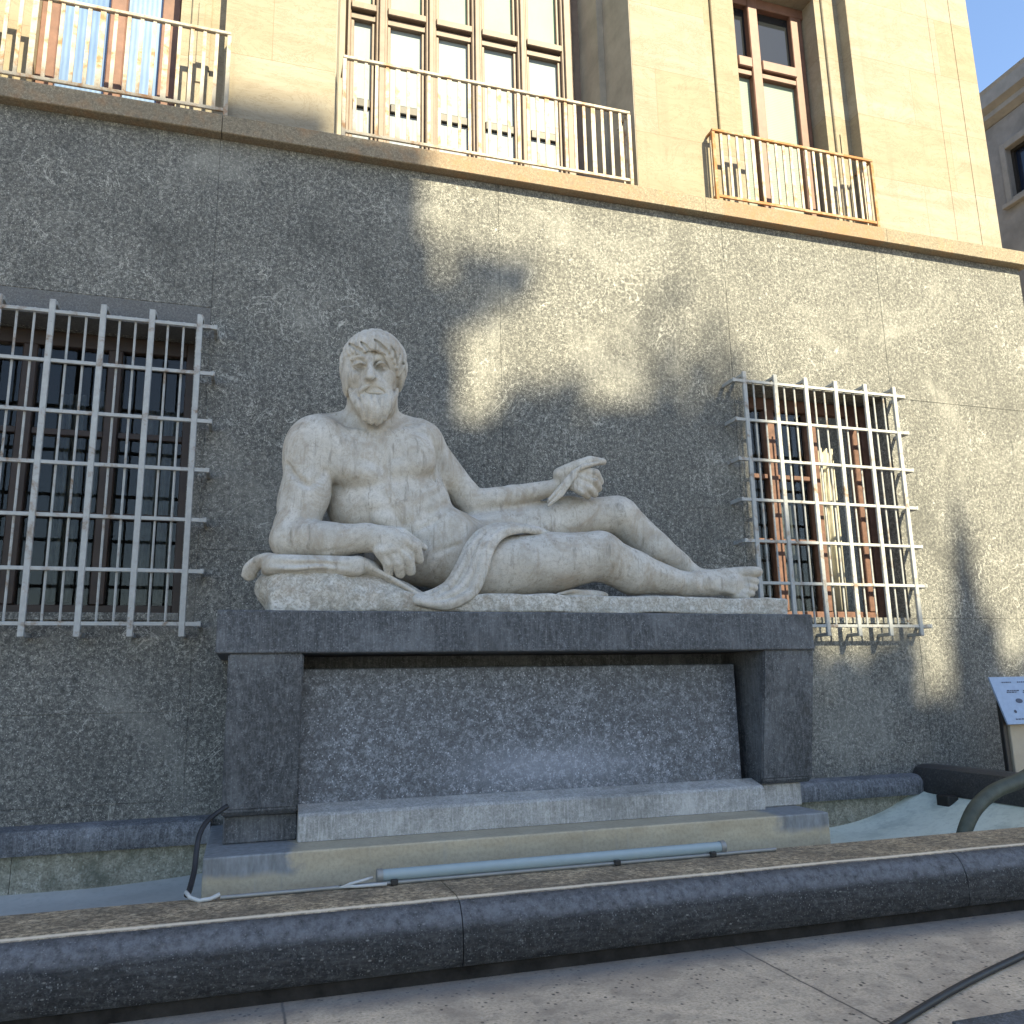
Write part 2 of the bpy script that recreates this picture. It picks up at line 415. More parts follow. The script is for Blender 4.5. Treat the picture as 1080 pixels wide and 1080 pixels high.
    # ---------------- hair
    A = Field(axis(.5, 1.45, .0062*q), axis(-1.3, -.35, .0062*q), axis(3.7, 4.75, .0062*q))
    C0 = c(394, 387, -.78); R0 = np.array([31*U, .335, 35*U])
    A.ell(C0, R0, .02)
    A.ell(c(391, 403.5, -1.10), (21.5*U, .36, 33.5*U), .010, 'sub')
    A.box((.4, -1.3, 3.6), (1.5, -.72, c(394, 409, -.85)[2]), .01, .03, 'sub')
    A.ell(c(366.5, 398, -.85), (5.5*U, .13, 20*U), .03); A.ell(c(420.5, 394, -.83), (6.5*U, .15, 20*U), .03)
    crown = np.array([.0, .35, .94])
    ends = []
    fr = [(365, 377), (369, 373.5), (373, 371.5), (377, 372.5), (381, 369), (385, 370.5), (390, 370), (393.5, 368), (398, 369), (402, 371), (406, 372.5), (409.5, 371), (413, 377)]
    for px_, py_ in fr: ends.append((px_, py_, 1))
    for px_, py_ in ((361.8, 397), (363.6, 407), (366, 416), (362.3, 388), (364.5, 412)): ends.append((px_, py_, .55))
    for px_, py_ in ((418, 388), (421.5, 402), (424.5, 412), (426, 402), (416, 382), (427, 392), (422, 415), (419.5, 396), (424, 386), (428, 400)): ends.append((px_, py_, .55))
    for (px_, py_, wgt) in ends:
        best = None
        for yy in np.linspace(-1.12, -.72, 60):
            p = (c(px_, py_, yy)-C0)/R0; e = abs(np.linalg.norm(p)-1.0)
            if best is None or e < best[0]-1e-4: best = (e, p)
        p1 = best[1]/np.linalg.norm(best[1]); p0 = crown/np.linalg.norm(crown)
        w = math.acos(np.clip(p0@p1, -1, 1)); pts = []; rs = []
        n = 9; wob = rng.uniform(-.05, .05)
        for k in range(n+1):
            t = .1+.9*k/n
            p = (math.sin((1-t)*w)*p0+math.sin(t*w)*p1)/math.sin(w)
            p = p+np.array([wob*math.sin(math.pi*t), 0, 0]); p = p/np.linalg.norm(p)
            lift = .985+.03*t
            pts.append(C0+p*R0*lift); rs.append(U*(1.6+2.2*t if t < .85 else 3.4-(t-.85)*9))
        A.chain(pts, rs, .012)
    # notches that part the fringe into locks
    for pts in (((365, 361), (372, 365), (381, 370.5)), ((378, 359), (383.5, 363.5), (389, 370)), ((392.5, 357), (399, 362), (408, 371)), ((411, 364), (416, 372), (418.5, 385)), ((420, 372), (424.5, 382), (426, 396)), ((361, 378), (362, 390), (364, 404))):
        P3 = []
        for px_, py_ in pts:
            yb = min(np.linspace(-1.15, -.75, 80), key=lambda yy: abs(np.linalg.norm((c(px_, py_, yy)-C0)/R0)-1.04))
            P3.append(c(px_, py_, yb))
        A.curve(P3, [.004, .015, .019] if pts[0][0] in (365, 378, 392.5) else [.004, .011, .012], .010, 'sub')
    A.build('hair', m_stone, root)
    # ---------------- drapery: sheets carved as bundles of folds
    D = Field(axis(-.3, 3.2, .0085*q), axis(-1.45, -.45, .0085*q), axis(2.15, 3.05, .0085*q))
    # over the hip and down onto the rock
    outer = [(578, 563, -.98), (552, 559, -1.06), (530, 565, -1.13), (518, 580, -1.19), (511, 603, -1.22), (503, 622, -1.24), (490, 633, -1.27), (470, 640, -1.28), (442, 636, -1.27)]
    inner = [(556, 556, -.93), (530, 554, -1.00), (508, 560, -1.07), (494, 575, -1.11), (484, 596, -1.14), (473, 614, -1.17), (462, 622, -1.20), (450, 627, -1.22), (438, 630, -1.22)]
    NF = 7
    for j in range(NF):
        t = j/(NF-1); wv = [0, 3.0, -1.5, 2.2, -1.0, 2.4, 0][j]
        pts = []; rs = []
        for i, (o, n_) in enumerate(zip(outer, inner)):
            x, y, d = (o[q_]*(1-t)+n_[q_]*t for q_ in range(3))
            pts.append(c(x+wv*.4*math.sin(i*1.3+j), y+wv*.3*math.cos(i+j), d-.012*(j % 2)-.01*math.sin(math.pi*t)))
            rs.append((3.2 if j in (0, NF-1) else 2.3+1.5*(j % 2))*U)
        D.curve(pts, rs, .006)
    for i in range(len(outer)-1):      # web between the folds
        for t in (.25, .5, .75):
            a = [outer[i][q_]*(1-t)+inner[i][q_]*t for q_ in range(3)]; b = [outer[i+1][q_]*(1-t)+inner[i+1][q_]*t for q_ in range(3)]
            D.cone(c(a[0], a[1], a[2]+.042), c(b[0], b[1], b[2]+.042), 4.2*U, 4.2*U, .010)
    # under the elbow, hanging over the rock's left end
    D.box((c(276, 598, -1.2)[0], -1.262, c(330, 607, -1.2)[2]), (c(384, 590, -1.2)[0], -.75, c(330, 585.5, -1.2)[2]), .06, .04)
    D.ell(c(386, 599, -1.05), (16*U, .17, 8*U), .06, rot=(0, 24, 0))
    for (pts, r_) in ((((284, 590, -1.235), (312, 591, -1.262), (350, 592, -1.262), (386, 597, -1.22)), 1.5), (((281, 598, -1.245), (306, 600, -1.268), (340, 598, -1.268), (378, 603, -1.235)), 1.7)):
        D.curve([c(*q_) for q_ in pts], [.8*U, r_*U, r_*U, .8*U], .022)
    for j in range(8):           # flap falling over the left end
        t = j/7; w_ = (j % 2)
        D.curve([c(296, 588+4*t, -1.15+.03*t), c(282-2*t, 586+6*t+w_, -1.16+.02*t), c(270-2*t+4*t*t, 590+8*t, -1.15+.03*t), c(260+8*t, 598+7*t, -1.13+.03*t), c(256.5+13*t, 607+4*math.sin(math.pi*t), -1.11+.04*t)],
                [2.4*U, 2.8*U, 3.0*U, 2.6*U, 1.8*U], .005 if w_ else .012)
    D.ell(c(612, 629, -1.02), (30*U, .12, 6.5*U), .03, rot=(0, -3, 0))
    D.curve([c(588, 627, -1.11), c(606, 623.5, -1.13), c(628, 626, -1.10)], [1.6*U, 2.2*U, 1.4*U], .02)
    # edge of cloth running from under the hand along the rock
    for j in range(5):
        D.curve([c(376, 594+3*j, -1.20+.03*j), c(396, 601+3*j, -1.19+.03*j), c(420, 614+3*j, -1.21+.03*j), c(446, 630+1*j, -1.23+.02*j)], [2.6*U, 2.4*U, 2.2*U, 2.0*U], .02)
    D.build('drapery', m_cloth, root, relax=1)
    # ---------------- wheat stalk held in the fist
    S_ = Field(axis(3.0-.55, 3.35, .006*q), axis(-1.0, -.6, .006*q), axis(2.85, 3.55, .006*q))
    for dx, dr in ((0, 0), (5, 1.5), (9, -1)):
        S_.chain([c(604+dx*.3, 500, -.86), c(594+dx*.7, 511+dr, -.875), c(583+dx, 523+dr*.5, -.87), c(574+dx*.8, 532+dr, -.85)], [3.0*U, 2.4*U, 2.0*U, 1.5*U], .006)
    S_.chain([c(604, 499, -.86), c(615, 492, -.89), c(632, 488, -.87)], [2.6*U, 2.6*U, 2.2*U], .01)
    S_.build('stalk', m_stone, root)
    # ---------------- rock bed and boulder
    R_ = Field(axis(.0, 4.75, .014*q), axis(-1.4, -.15, .014*q), axis(2.1, 2.85, .012*q))
    zt = 2.165
    R_.box((c(286, 640, -1.2)[0], -1.235, zt), (c(831, 640, -1.2)[0], -.3, zt+.150), .02, .03)
    R_.ell(c(322, 622, -.95), (43*U, .30, 27*U), .04)
    R_.box((c(284, 620, -1.2)[0], -1.25, zt-.1), (c(366, 620, -1.2)[0], -.4, zt+.31), .09, .05)
    R_.ell(c(375, 628, -.95), (48*U, .28, 28*U), .05, rot=(0, 18, 0))
    R_.ell(c(405, 636, -.95), (48*U, .28, 24*U), .05, rot=(0, 14, 0))
    def rough(V):
        rs = np.random.RandomState(5); W3 = V.copy()
        for f, a in ((4, .016), (9, .010), (21, .006), (45, .004)):
            for _ in range(3):
                d = rs.randn(3); d /= np.linalg.norm(d); dd = rs.randn(3); dd /= np.linalg.norm(dd)
                W3 += (a*np.sin(V@d*f+rs.rand()*6.3+1.5*np.sin(V@dd*f*.7)))[:, None]*rs.randn(3)*.6
        W3[:, 2] = np.maximum(W3[:, 2], 2.1605)
        return W3
    R_.build('rock_base', m_rock, root, disp=rough)
    return root
SUN_E, SKY_E, EXPO = 3.15, .06, 2.5
# ------------------------------------------------------------------ materials
def mat(name, rough=.8, spec=.3):
    m = bpy.data.materials.new(name); m.use_nodes = True
    nt = m.node_tree; b = nt.nodes['Principled BSDF']
    b.inputs['Roughness'].default_value = rough
    b.inputs['Specular IOR Level'].default_value = spec
    return m, nt, b
class NT:
    def __init__(s, nt): s.nt = nt; s.tc = nt.nodes.new('ShaderNodeTexCoord'); s.co = s.tc.outputs['Object']
    def n(s, t, **kw):
        o = s.nt.nodes.new(t)
        for k, v in kw.items(): setattr(o, k, v)
        return o
    def l(s, a, b): s.nt.links.new(a, b)
    def mapped(s, scale=(1, 1, 1), loc=(0, 0, 0), rot=(0, 0, 0)):
        m = s.n('ShaderNodeMapping'); s.l(s.co, m.inputs[0]); m.inputs['Scale'].default_value = scale
        m.inputs['Location'].default_value = loc; m.inputs['Rotation'].default_value = rot; return m.outputs[0]
    def noise(s, scale, detail=4, rough=.6, co=None, dist=0):
        o = s.n('ShaderNodeTexNoise'); s.l(co or s.co, o.inputs['Vector'])
        o.inputs['Scale'].default_value = scale; o.inputs['Detail'].default_value = detail
        o.inputs['Roughness'].default_value = rough; o.inputs['Distortion'].default_value = dist; return o.outputs['Fac']
    def voro(s, scale, co=None, feature='F1', out='Distance', rnd=1):
        o = s.n('ShaderNodeTexVoronoi', feature=feature); s.l(co or s.co, o.inputs['Vector'])
        o.inputs['Scale'].default_value = scale; o.inputs['Randomness'].default_value = rnd; return o.outputs[out]
    def ramp(s, fac, stops):
        r = s.n('ShaderNodeValToRGB'); s.l(fac, r.inputs[0]); e = r.color_ramp.elements
        while len(e) < len(stops): e.new(.5)
        for el, (p, c) in zip(e, stops):
            el.position = p; el.color = (*c, 1) if isinstance(c, tuple) else (c, c, c, 1)
        return r.outputs[0]
    def mix(s, fac, a, b, mode='MIX'):
        m = s.n('ShaderNodeMix', data_type='RGBA', blend_type=mode)
        for v, i in ((fac, 0), (a, 6), (b, 7)):
            if isinstance(v, (int, float)): m.inputs[i].default_value = v if i == 0 else (v, v, v, 1)
            elif isinstance(v, tuple): m.inputs[i].default_value = (*v, 1)
            else: s.l(v, m.inputs[i])
        return m.outputs[2]
    def math(s, op, a, b=None, clamp=False):
        m = s.n('ShaderNodeMath', operation=op, use_clamp=clamp)
        for v, i in ((a, 0), (b, 1)):
            if v is None: continue
            if isinstance(v, (int, float)): m.inputs[i].default_value = v
            else: s.l(v, m.inputs[i])
        return m.outputs[0]
    def xyz(s):
        o = s.n('ShaderNodeSeparateXYZ'); s.l(s.co, o.inputs[0]); return o.outputs
    def bump(s, h, strength, dist, b, prev=None):
        o = s.n('ShaderNodeBump'); s.l(h, o.inputs['Height']); o.inputs['Strength'].default_value = strength
        o.inputs['Distance'].default_value = dist
        if prev is not None: s.l(prev, o.inputs['Normal'])
        s.l(o.outputs[0], b.inputs['Normal']); return o.outputs[0]
    def band(s, v, lo, hi, soft):
        """1 inside lo..hi with soft edges"""
        def ss(a, b):
            m = s.n('ShaderNodeMapRange', interpolation_type='SMOOTHSTEP'); s.l(v, m.inputs[0])
            m.inputs[1].default_value = a; m.inputs[2].default_value = b; return m.outputs[0]
        return s.math('MULTIPLY', ss(lo-soft, lo+soft), s.math('SUBTRACT', 1.0, ss(hi-soft, hi+soft)))

def granite(name, dark, mid, light, speck=.9, rough=.75, stain=(.10, .085, .065), stain_amt=.5, streak=False, grain=1.0, spec=.3, bump=.35, veins=False, wear=False):
    m, nt, b = mat(name, rough, spec); N = NT(nt)
    g1 = N.noise(24*grain, 7, .78, dist=.5); g2 = N.noise(70*grain, 4, .65); g0 = N.noise(1.1, 5, .6, dist=.5); g3 = N.noise(5.5, 4, .6)
    col = N.ramp(g1, [(.36, dark), (.5, mid), (.63, light)])
    col = N.mix(N.ramp(g2, [(.36, .9), (.52, 0.0)]), col, dark)
    vs = N.voro(48*grain, N.mapped((1, 1, .62), rot=(0, .5, 0)))
    fl = N.math('MULTIPLY', N.ramp(vs, [(.10, 1.0), (.26, 0.0)]), N.ramp(N.noise(13*grain, 4, .7), [(.44, 0.0), (.62, 1.0)]))
    hi = tuple(min(.75, q*1.7+.06) for q in light)
    col = N.mix(N.math('MULTIPLY', fl, speck), col, hi)
    vs2 = N.voro(26*grain, N.mapped((1, 1, 1.6), loc=(3, 1, 2), rot=(0, -.6, 0)))
    fl2 = N.math('MULTIPLY', N.ramp(vs2, [(.07, 1.0), (.17, 0.0)]), speck*.8)
    col = N.mix(fl2, col, hi)
    col = N.mix(N.ramp(g0, [(.35, .0), (.75, .35)]), col, tuple(q*.55 for q in mid))
    col = N.mix(N.math('MULTIPLY', N.ramp(g3, [(.5, 0.0), (.78, 1.0)]), stain_amt), col, stain)
    if wear:
        wn = N.noise(1.6, 8, .72, N.mapped((1, 1, .6), loc=(4, 4, 1)), .7)
        col = N.mix(N.ramp(wn, [(.50, 0.0), (.66, .5)]), col, tuple(q*1.15 for q in light))
        fine = N.noise(60, 5, .8, N.mapped((1, 1, .07)))
        col = N.mix(N.ramp(fine, [(.50, 0.0), (.64, .42)]), col, tuple(q*1.2 for q in light))
        wd = N.noise(2.2, 8, .7, N.mapped((1, 1, .7), loc=(9, 1, 6)), .7)
        col = N.mix(N.ramp(wd, [(.54, 0.0), (.68, .55)]), col, tuple(q*.55 for q in dark))
    if veins:
        vn = N.noise(2.6, 5, .6, N.mapped((1, 1, .8), rot=(0, .7, 0)), 1.2)
        v1 = N.ramp(N.math('ABSOLUTE', N.math('SUBTRACT', vn, .5)), [(.0, .55), (.007, 0.0)])
        vm = N.ramp(N.noise(1.7, 3, .5, N.mapped(loc=(7, 1, 4))), [(.50, 0.0), (.60, 1.0)])
        col = N.mix(N.math('MULTIPLY', v1, vm), col, hi)
        pat = N.noise(.9, 6, .7, N.mapped(loc=(2, 9, 5)), .8)
        col = N.mix(N.ramp(pat, [(.52, 0.0), (.68, .30)]), col, light)
        dr = N.noise(9, 7, .75, N.mapped((2.2, 2.2, .12), loc=(1, 0, 3)))
        col = N.mix(N.ramp(dr, [(.53, 0.0), (.70, .38)]), col, dark)
        dr2 = N.noise(7, 7, .75, N.mapped((2.6, 2.6, .10), loc=(8, 0, 3)))
        col = N.mix(N.ramp(dr2, [(.56, 0.0), (.72, .30)]), col, light)
        col = N.mix(N.ramp(pat, [(.30, .45), (.46, 0.0)]), col, dark)
    if streak:
        sv = N.noise(11, 7, .75, N.mapped((4.2, 4.2, .16)))
        col = N.mix(N.ramp(sv, [(.5, 0.0), (.68, .22)]), col, tuple(min(.6, q*1.3+.02) for q in light))
        sv2 = N.noise(8, 7, .75, N.mapped((3.4, 3.4, .14), loc=(5, 2, 0)))
        col = N.mix(N.ramp(sv2, [(.55, 0.0), (.72, .32)]), col, tuple(q*.8 for q in dark))
    N.l(col, b.inputs['Base Color'])
    N.l(N.ramp(g1, [(.3, rough-.12), (.7, min(1, rough+.15))]), b.inputs['Roughness'])
    N.bump(g1, bump, .006, b)
    return m
def plain(name, c, rough=.5, metal=0, spec=.4, var=.25, scale=9, rust=None, rust_amt=.5):
    m, nt, b = mat(name, rough, spec); N = NT(nt); b.inputs['Metallic'].default_value = metal
    f = N.noise(scale, 6, .65)
    col = N.mix(N.ramp(f, [(.3, 0.0), (.75, 1.0)]), tuple(q*(1-var) for q in c), tuple(min(.95, q*(1+var*.6)) for q in c))
    if rust:
        r = N.noise(6.5, 8, .7, dist=.4)
        col = N.mix(N.ramp(r, [(.62-rust_amt*.3, 0.0), (.74-rust_amt*.25, 1.0)]), col, rust)
    N.l(col, b.inputs['Base Color'])
    N.bump(N.noise(scale*7, 4, .6), .2, .003, b)
    return m
def travertine(name, base=(.252, .236, .196)):
    m, nt, b = mat(name, .8, .25); N = NT(nt)
    sw = N.n('ShaderNodeSeparateXYZ'); N.l(N.co, sw.inputs[0])
    cb = N.n('ShaderNodeCombineXYZ'); N.l(sw.outputs[0], cb.inputs[0]); N.l(sw.outputs[2], cb.inputs[1])
    br = N.n('ShaderNodeTexBrick'); N.l(cb.outputs[0], br.inputs['Vector'])
    br.inputs['Scale'].default_value = 1; br.inputs['Brick Width'].default_value = 1.42; br.inputs['Row Height'].default_value = .86
    br.inputs['Mortar Size'].default_value = .0035; br.inputs['Mortar Smooth'].default_value = .3; br.inputs['Bias'].default_value = 0
    br.offset = .37; br.inputs['Color1'].default_value = (*base, 1)
    br.inputs['Color2'].default_value = (base[0]*.90, base[1]*.83, base[2]*.68, 1)
    br.inputs['Mortar'].default_value = (base[0]*.62, base[1]*.55, base[2]*.45, 1)
    col = br.outputs['Color']
    lay = N.noise(2.2, 7, .65, N.mapped((.35, 1, 2.2), rot=(0, .12, 0)), .6)
    col = N.mix(N.ramp(lay, [(.36, .5), (.60, 0.0)]), col, (base[0]*.70, base[1]*.60, base[2]*.48))
    pits = N.noise(30, 5, .75, N.mapped((.35, 1, 1.6)))
    col = N.mix(N.ramp(pits, [(.30, .5), (.42, 0.0)]), col, (base[0]*.55, base[1]*.46, base[2]*.36))
    veins = N.noise(1.7, 9, .8, N.mapped((.8, 1, 1.5), rot=(0, .5, 0)), 1.6)
    col = N.mix(N.ramp(N.math('ABSOLUTE', N.math('SUBTRACT', veins, .5)), [(.0, .75), (.012, 0.0)]), col, (base[0]*.5, base[1]*.42, base[2]*.34))
    drip = N.noise(5, 6, .7, N.mapped((1.5, 1, .10)))
    col = N.mix(N.ramp(drip, [(.54, 0.0), (.74, .42)]), col, (.17, .135, .095))
    z = N.xyz()[2]
    N.l(col, b.inputs['Base Color'])
    bm_ = N.bump(pits, .3, .004, b); N.bump(br.outputs['Fac'], -.5, .006, b, bm_)
    return m

M = {}
M['granite'] = granite('speckled_granite', (.041, .0425, .0405), (.135, .136, .125), (.34, .338, .302), .9, .85, (.115, .108, .09), .22, grain=1.2, bump=.5, veins=True)
M['lintel'] = granite('smooth_grey_granite', (.075, .077, .078), (.125, .127, .126), (.19, .19, .185), .1, .8, (.09, .085, .07), .3, grain=2.2, bump=.15)
M['granite_dark'] = granite('dark_polished_granite', (.024, .0265, .0295), (.062, .067, .073), (.15, .158, .167), .8, .6, (.05, .047, .043), .25, streak=True, grain=1.1, spec=.35, bump=.3, wear=True)
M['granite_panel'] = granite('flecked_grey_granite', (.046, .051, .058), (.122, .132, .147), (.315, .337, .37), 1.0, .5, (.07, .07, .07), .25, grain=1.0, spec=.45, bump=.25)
def painted_sheen(m):  # pale-blue sheen painted into the panel's colour, low at its centre
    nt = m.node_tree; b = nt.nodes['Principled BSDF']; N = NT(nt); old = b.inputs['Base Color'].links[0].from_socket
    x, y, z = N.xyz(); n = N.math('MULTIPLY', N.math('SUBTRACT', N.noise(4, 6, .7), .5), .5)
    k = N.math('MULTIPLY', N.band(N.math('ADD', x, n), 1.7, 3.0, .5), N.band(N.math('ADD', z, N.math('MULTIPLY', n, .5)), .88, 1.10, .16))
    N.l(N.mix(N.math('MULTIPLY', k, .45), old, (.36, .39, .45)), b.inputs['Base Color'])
painted_sheen(M['granite_panel'])
M['step'] = granite('rain_streaked_granite', (.21, .205, .185), (.34, .33, .31), (.47, .46, .43), .35, .75, (.10, .095, .08), .45, streak=True, grain=1.3, wear=True)
M['ledge'] = granite('weathered_ledge_stone', (.11, .094, .068), (.215, .182, .13), (.33, .285, .205), .3, .85, (.30, .16, .07), .55, grain=1.8)
def ledge_rust(m):
    nt = m.node_tree; b = nt.nodes['Principled BSDF']; N = NT(nt); old = b.inputs['Base Color'].links[0].from_socket
    x = N.xyz()[0]; n = N.noise(11, 8, .8)
    xx = N.math('ADD', x, N.math('MULTIPLY', N.math('SUBTRACT', n, .5), .12))
    k = N.math('MULTIPLY', N.math('MAXIMUM', N.band(xx, 4.93, 7.12, .03), N.math('MULTIPLY', N.band(xx, 1.3, 3.9, .5), .6)), N.ramp(n, [(.32, .12), (.66, .85)]))
    N.l(N.mix(k, old, (.22, .13, .07)), b.inputs['Base Color'])
ledge_rust(M['ledge'])
M['facade'] = travertine('warm_travertine')
M['reveal'] = plain('reveal_stone', (.26, .235, .19), .8, var=.3, scale=3)

def marble():
    m, nt, b = mat('weathered_marble', .82, .25); N = NT(nt)
    a = N.noise(2.6, 7, .65, dist=.7); f = N.noise(26, 6, .7); ff = N.noise(110, 3, .6)
    col = N.ramp(a, [(.30, (.37, .345, .295)), (.52, (.48, .455, .40)), (.75, (.57, .545, .49))])
    col = N.mix(N.ramp(N.noise(3.4, 8, .7, N.mapped((1, 1, .8), loc=(4, 2, 1)), 1.0), [(.48, 0.0), (.65, .72)]), col, (.285, .235, .17))
    st = N.noise(9, 6, .7, N.mapped((2.6, 2.6, .22)))
    col = N.mix(N.ramp(st, [(.55, 0.0), (.67, .62)]), col, (.155, .14, .115))
    st2 = N.noise(7, 6, .7, N.mapped((2.2, 2.2, .18), loc=(3, 8, 0)))
    col = N.mix(N.ramp(st2, [(.55, 0.0), (.70, .35)]), col, (.66, .64, .585))
    col = N.mix(N.ramp(f, [(.38, .4), (.5, 0.0)]), col, (.28, .26, .225))
    col = N.mix(N.ramp(ff, [(.36, .5), (.47, 0.0)]), col, (.30, .28, .25))
    blk = N.noise(5.5, 7, .75, N.mapped((1, 1, .7), loc=(2, 5, 9)), .8)
    col = N.mix(N.ramp(blk, [(.61, 0.0), (.72, .6)]), col, (.13, .12, .105))
    spots = N.math('MULTIPLY', N.ramp(N.voro(34), [(.05, 1.0), (.13, 0.0)]), N.ramp(N.noise(4, 3), [(.5, 0.0), (.62, .8)]))
    col = N.mix(spots, col, (.12, .115, .10))
    N.l(col, b.inputs['Base Color'])
    n1 = N.bump(N.noise(60, 5, .7), .25, .006, b); N.bump(N.noise(9, 4, .6), .25, .02, b, n1)
    return m
M['marble'] = marble()
M['rock'] = granite('rough_hewn_stone', (.26, .245, .21), (.45, .43, .375), (.62, .60, .55), .3, .9, (.27, .20, .13), .5, grain=.8, bump=1.0)
M['paint'] = plain('grey_painted_iron', (.33, .34, .33), .5, .0, .4, .2, 14, (.17, .12, .08), .26)
M['rail'] = plain('peeling_cream_paint', (.34, .31, .255), .6, .0, .3, .25, 10, (.22, .12, .055), .42)
M['rail_rusty'] = plain('rusty_rail_iron', (.34, .26, .17), .75, .0, .25, .3, 9, (.27, .125, .045), .85)
M['wood_dark'] = plain('dark_brown_window_wood', (.030, .018, .013), .5, 0, .4, .4, 7)
M['wood'] = plain('brown_window_wood', (.145, .075, .052), .55, 0, .35, .3, 8)
M['wood_grey'] = plain('grey_brown_window_wood', (.155, .115, .088), .55, 0, .35, .25, 8)
M['darkmetal'] = plain('black_iron', (.03, .028, .026), .5, .2, .4)
M['black_rubber'] = plain('black_cable_rubber', (.018, .018, .020), .5, 0, .4)
M['white_plastic'] = plain('white_cable_plastic', (.45, .45, .43), .45, 0, .4, .1)
M['cur_cream'] = plain('cream_curtain', (.42, .40, .32), .9, 0, .2, .2, 12)
M['cur_brown'] = plain('red_brown_shutter_wood', (.115, .06, .043), .7, 0, .3, .4, 14)
M['cur_grey'] = plain('grey_net_curtain', (.10, .105, .105), .9, 0, .2, .4, 8)
M['dark_room'] = plain('dark_interior', (.018, .017, .016), .9, 0, .1)

def glass_blind(name, c1, c2, stripe=None, rough=.18, vert=True, freq=60):
    m, nt, b = mat(name, .55, .12); N = NT(nt)
    w = N.noise(2.0, 5, .6, N.mapped((1, 1, .5)))
    col = N.mix(N.ramp(w, [(.3, 0.0), (.7, 1.0)]), c1, c2)
    if stripe:
        wv = N.n('ShaderNodeTexWave'); N.l(N.co, wv.inputs[0]); wv.bands_direction = 'X' if vert else 'Z'
        wv.inputs['Scale'].default_value = freq; wv.inputs['Distortion'].default_value = 1.2; wv.inputs['Detail'].default_value = 3
        col = N.mix(N.math('MULTIPLY', wv.outputs['Fac'], .45), col, stripe)
    N.l(col, b.inputs['Base Color']); return m
M['pane_green'] = glass_blind('green_blind_with_painted_reflection', (.17, .255, .19), (.215, .295, .235))  # greenish-white window reflection painted into the blind's colour
M['pane_pale'] = glass_blind('pale_blind_behind_glass', (.185, .225, .245), (.225, .265, .28), (.20, .24, .255), .2, True, 40)
M['pane_white'] = glass_blind('white_curtain_behind_glass', (.20, .235, .27), (.29, .325, .355), (.085, .115, .15), .22, True, 5)
M['pane_blue'] = glass_blind('blue_curtain_behind_glass', (.10, .165, .29), (.20, .28, .41), (.055, .10, .21), .2, True, 7)
M['pane_louvre'] = glass_blind('pale_louvre_behind_glass', (.17, .22, .19), (.22, .265, .235), (.085, .115, .10), .2, False, 13)
def dark_glass(name, c=(.012, .014, .016), rough=.06):
    m, nt, b = mat(name, rough, .5); b.inputs['Base Color'].default_value = (*c, 1); N = NT(nt)
    N.bump(N.noise(1.4, 2, .5), .05, .02, b); return m
M['glass_dark'] = dark_glass('dark_window_glass')
M['glass_blue'] = dark_glass('blue_window_glass', (.010, .016, .035))

def clear_glass():
    m = bpy.data.materials.new('clear_window_glass'); m.use_nodes = True; nt = m.node_tree; nt.nodes.clear()
    o = nt.nodes.new('ShaderNodeOutputMaterial'); mx = nt.nodes.new('ShaderNodeMixShader'); t = nt.nodes.new('ShaderNodeBsdfTransparent')
    g = nt.nodes.new('ShaderNodeBsdfGlossy'); f = nt.nodes.new('ShaderNodeFresnel'); f.inputs[0].default_value = 1.28
    g.inputs['Roughness'].default_value = .02; t.inputs[0].default_value = (.8, .82, .81, 1)
    nt.links.new(f.outputs[0], mx.inputs[0]); nt.links.new(t.outputs[0], mx.inputs[1]); nt.links.new(g.outputs[0], mx.inputs[2]); nt.links.new(mx.outputs[0], o.inputs[0])
    return m
M['glass'] = clear_glass()

def paving():
    m, nt, b = mat('worn_paving_stone', .85, .3); N = NT(nt)
    f = N.noise(55, 6, .7); g = N.noise(1.6, 6, .65, dist=.6)
    col = N.ramp(f, [(.32, (.40, .30, .20)), (.5, (.67, .52, .36)), (.66, (.78, .63, .45))])
    col = N.mix(N.ramp(g, [(.40, .65), (.62, 0.0)]), col, (.33, .255, .185))
    g2 = N.noise(7, 6, .7, dist=.5)
    col = N.mix(N.ramp(g2, [(.36, .5), (.50, 0.0)]), col, (.26, .20, .145))
    pits = N.math('MULTIPLY', N.ramp(N.voro(24, N.mapped((1, .8, 1))), [(.15, 1.0), (.27, 0.0)]), N.ramp(N.noise(5, 4, .7), [(.42, 0.0), (.56, .9)]))
    col = N.mix(pits, col, (.055, .045, .035))
    sp2 = N.math('MULTIPLY', N.ramp(N.voro(9, N.mapped(loc=(2, 7, 0))), [(.02, 1.0), (.045, 0.0)]), .8)
    col = N.mix(sp2, col, (.62, .61, .58))
    x, y, z = N.xyz()
    def joints(v, off, per):
        q = N.math('ABSOLUTE', N.math('SUBTRACT', N.math('MODULO', N.math('ADD', v, 400*per-off), per), per/2))
        return N.math('SUBTRACT', per/2, q)
    wob = N.math('MULTIPLY', N.math('SUBTRACT', N.noise(9, 3), .5), .02)
    j = N.math('MINIMUM', joints(N.math('ADD', x, wob), 2.96, 2.7), joints(N.math('ADD', y, wob), -4.25, 1.9))
    jm = N.ramp(j, [(.003, 1.0), (.010, 0.0)])
    col = N.mix(N.math('MULTIPLY', jm, .85), col, (.045, .038, .032))
    # strip of washed-out grime along the basin
    col = N.mix(N.math('MULTIPLY', N.band(N.math('ADD', y, N.math('MULTIPLY', N.math('SUBTRACT', N.noise(3, 5, .7), .5), .16)), -2.84, 0, .12), .68), col, (.13, .125, .12))
    N.l(col, b.inputs['Base Color'])
    n1 = N.bump(f, .6, .008, b); n1 = N.bump(pits, -.5, .006, b, n1); N.bump(jm, -.6, .008, b, n1); return m
M['paving'] = paving(); M['bounce_piazza'] = plain('pale_bounce_ground', (.46, .43, .38), .85, 0, .2, .2, 2)
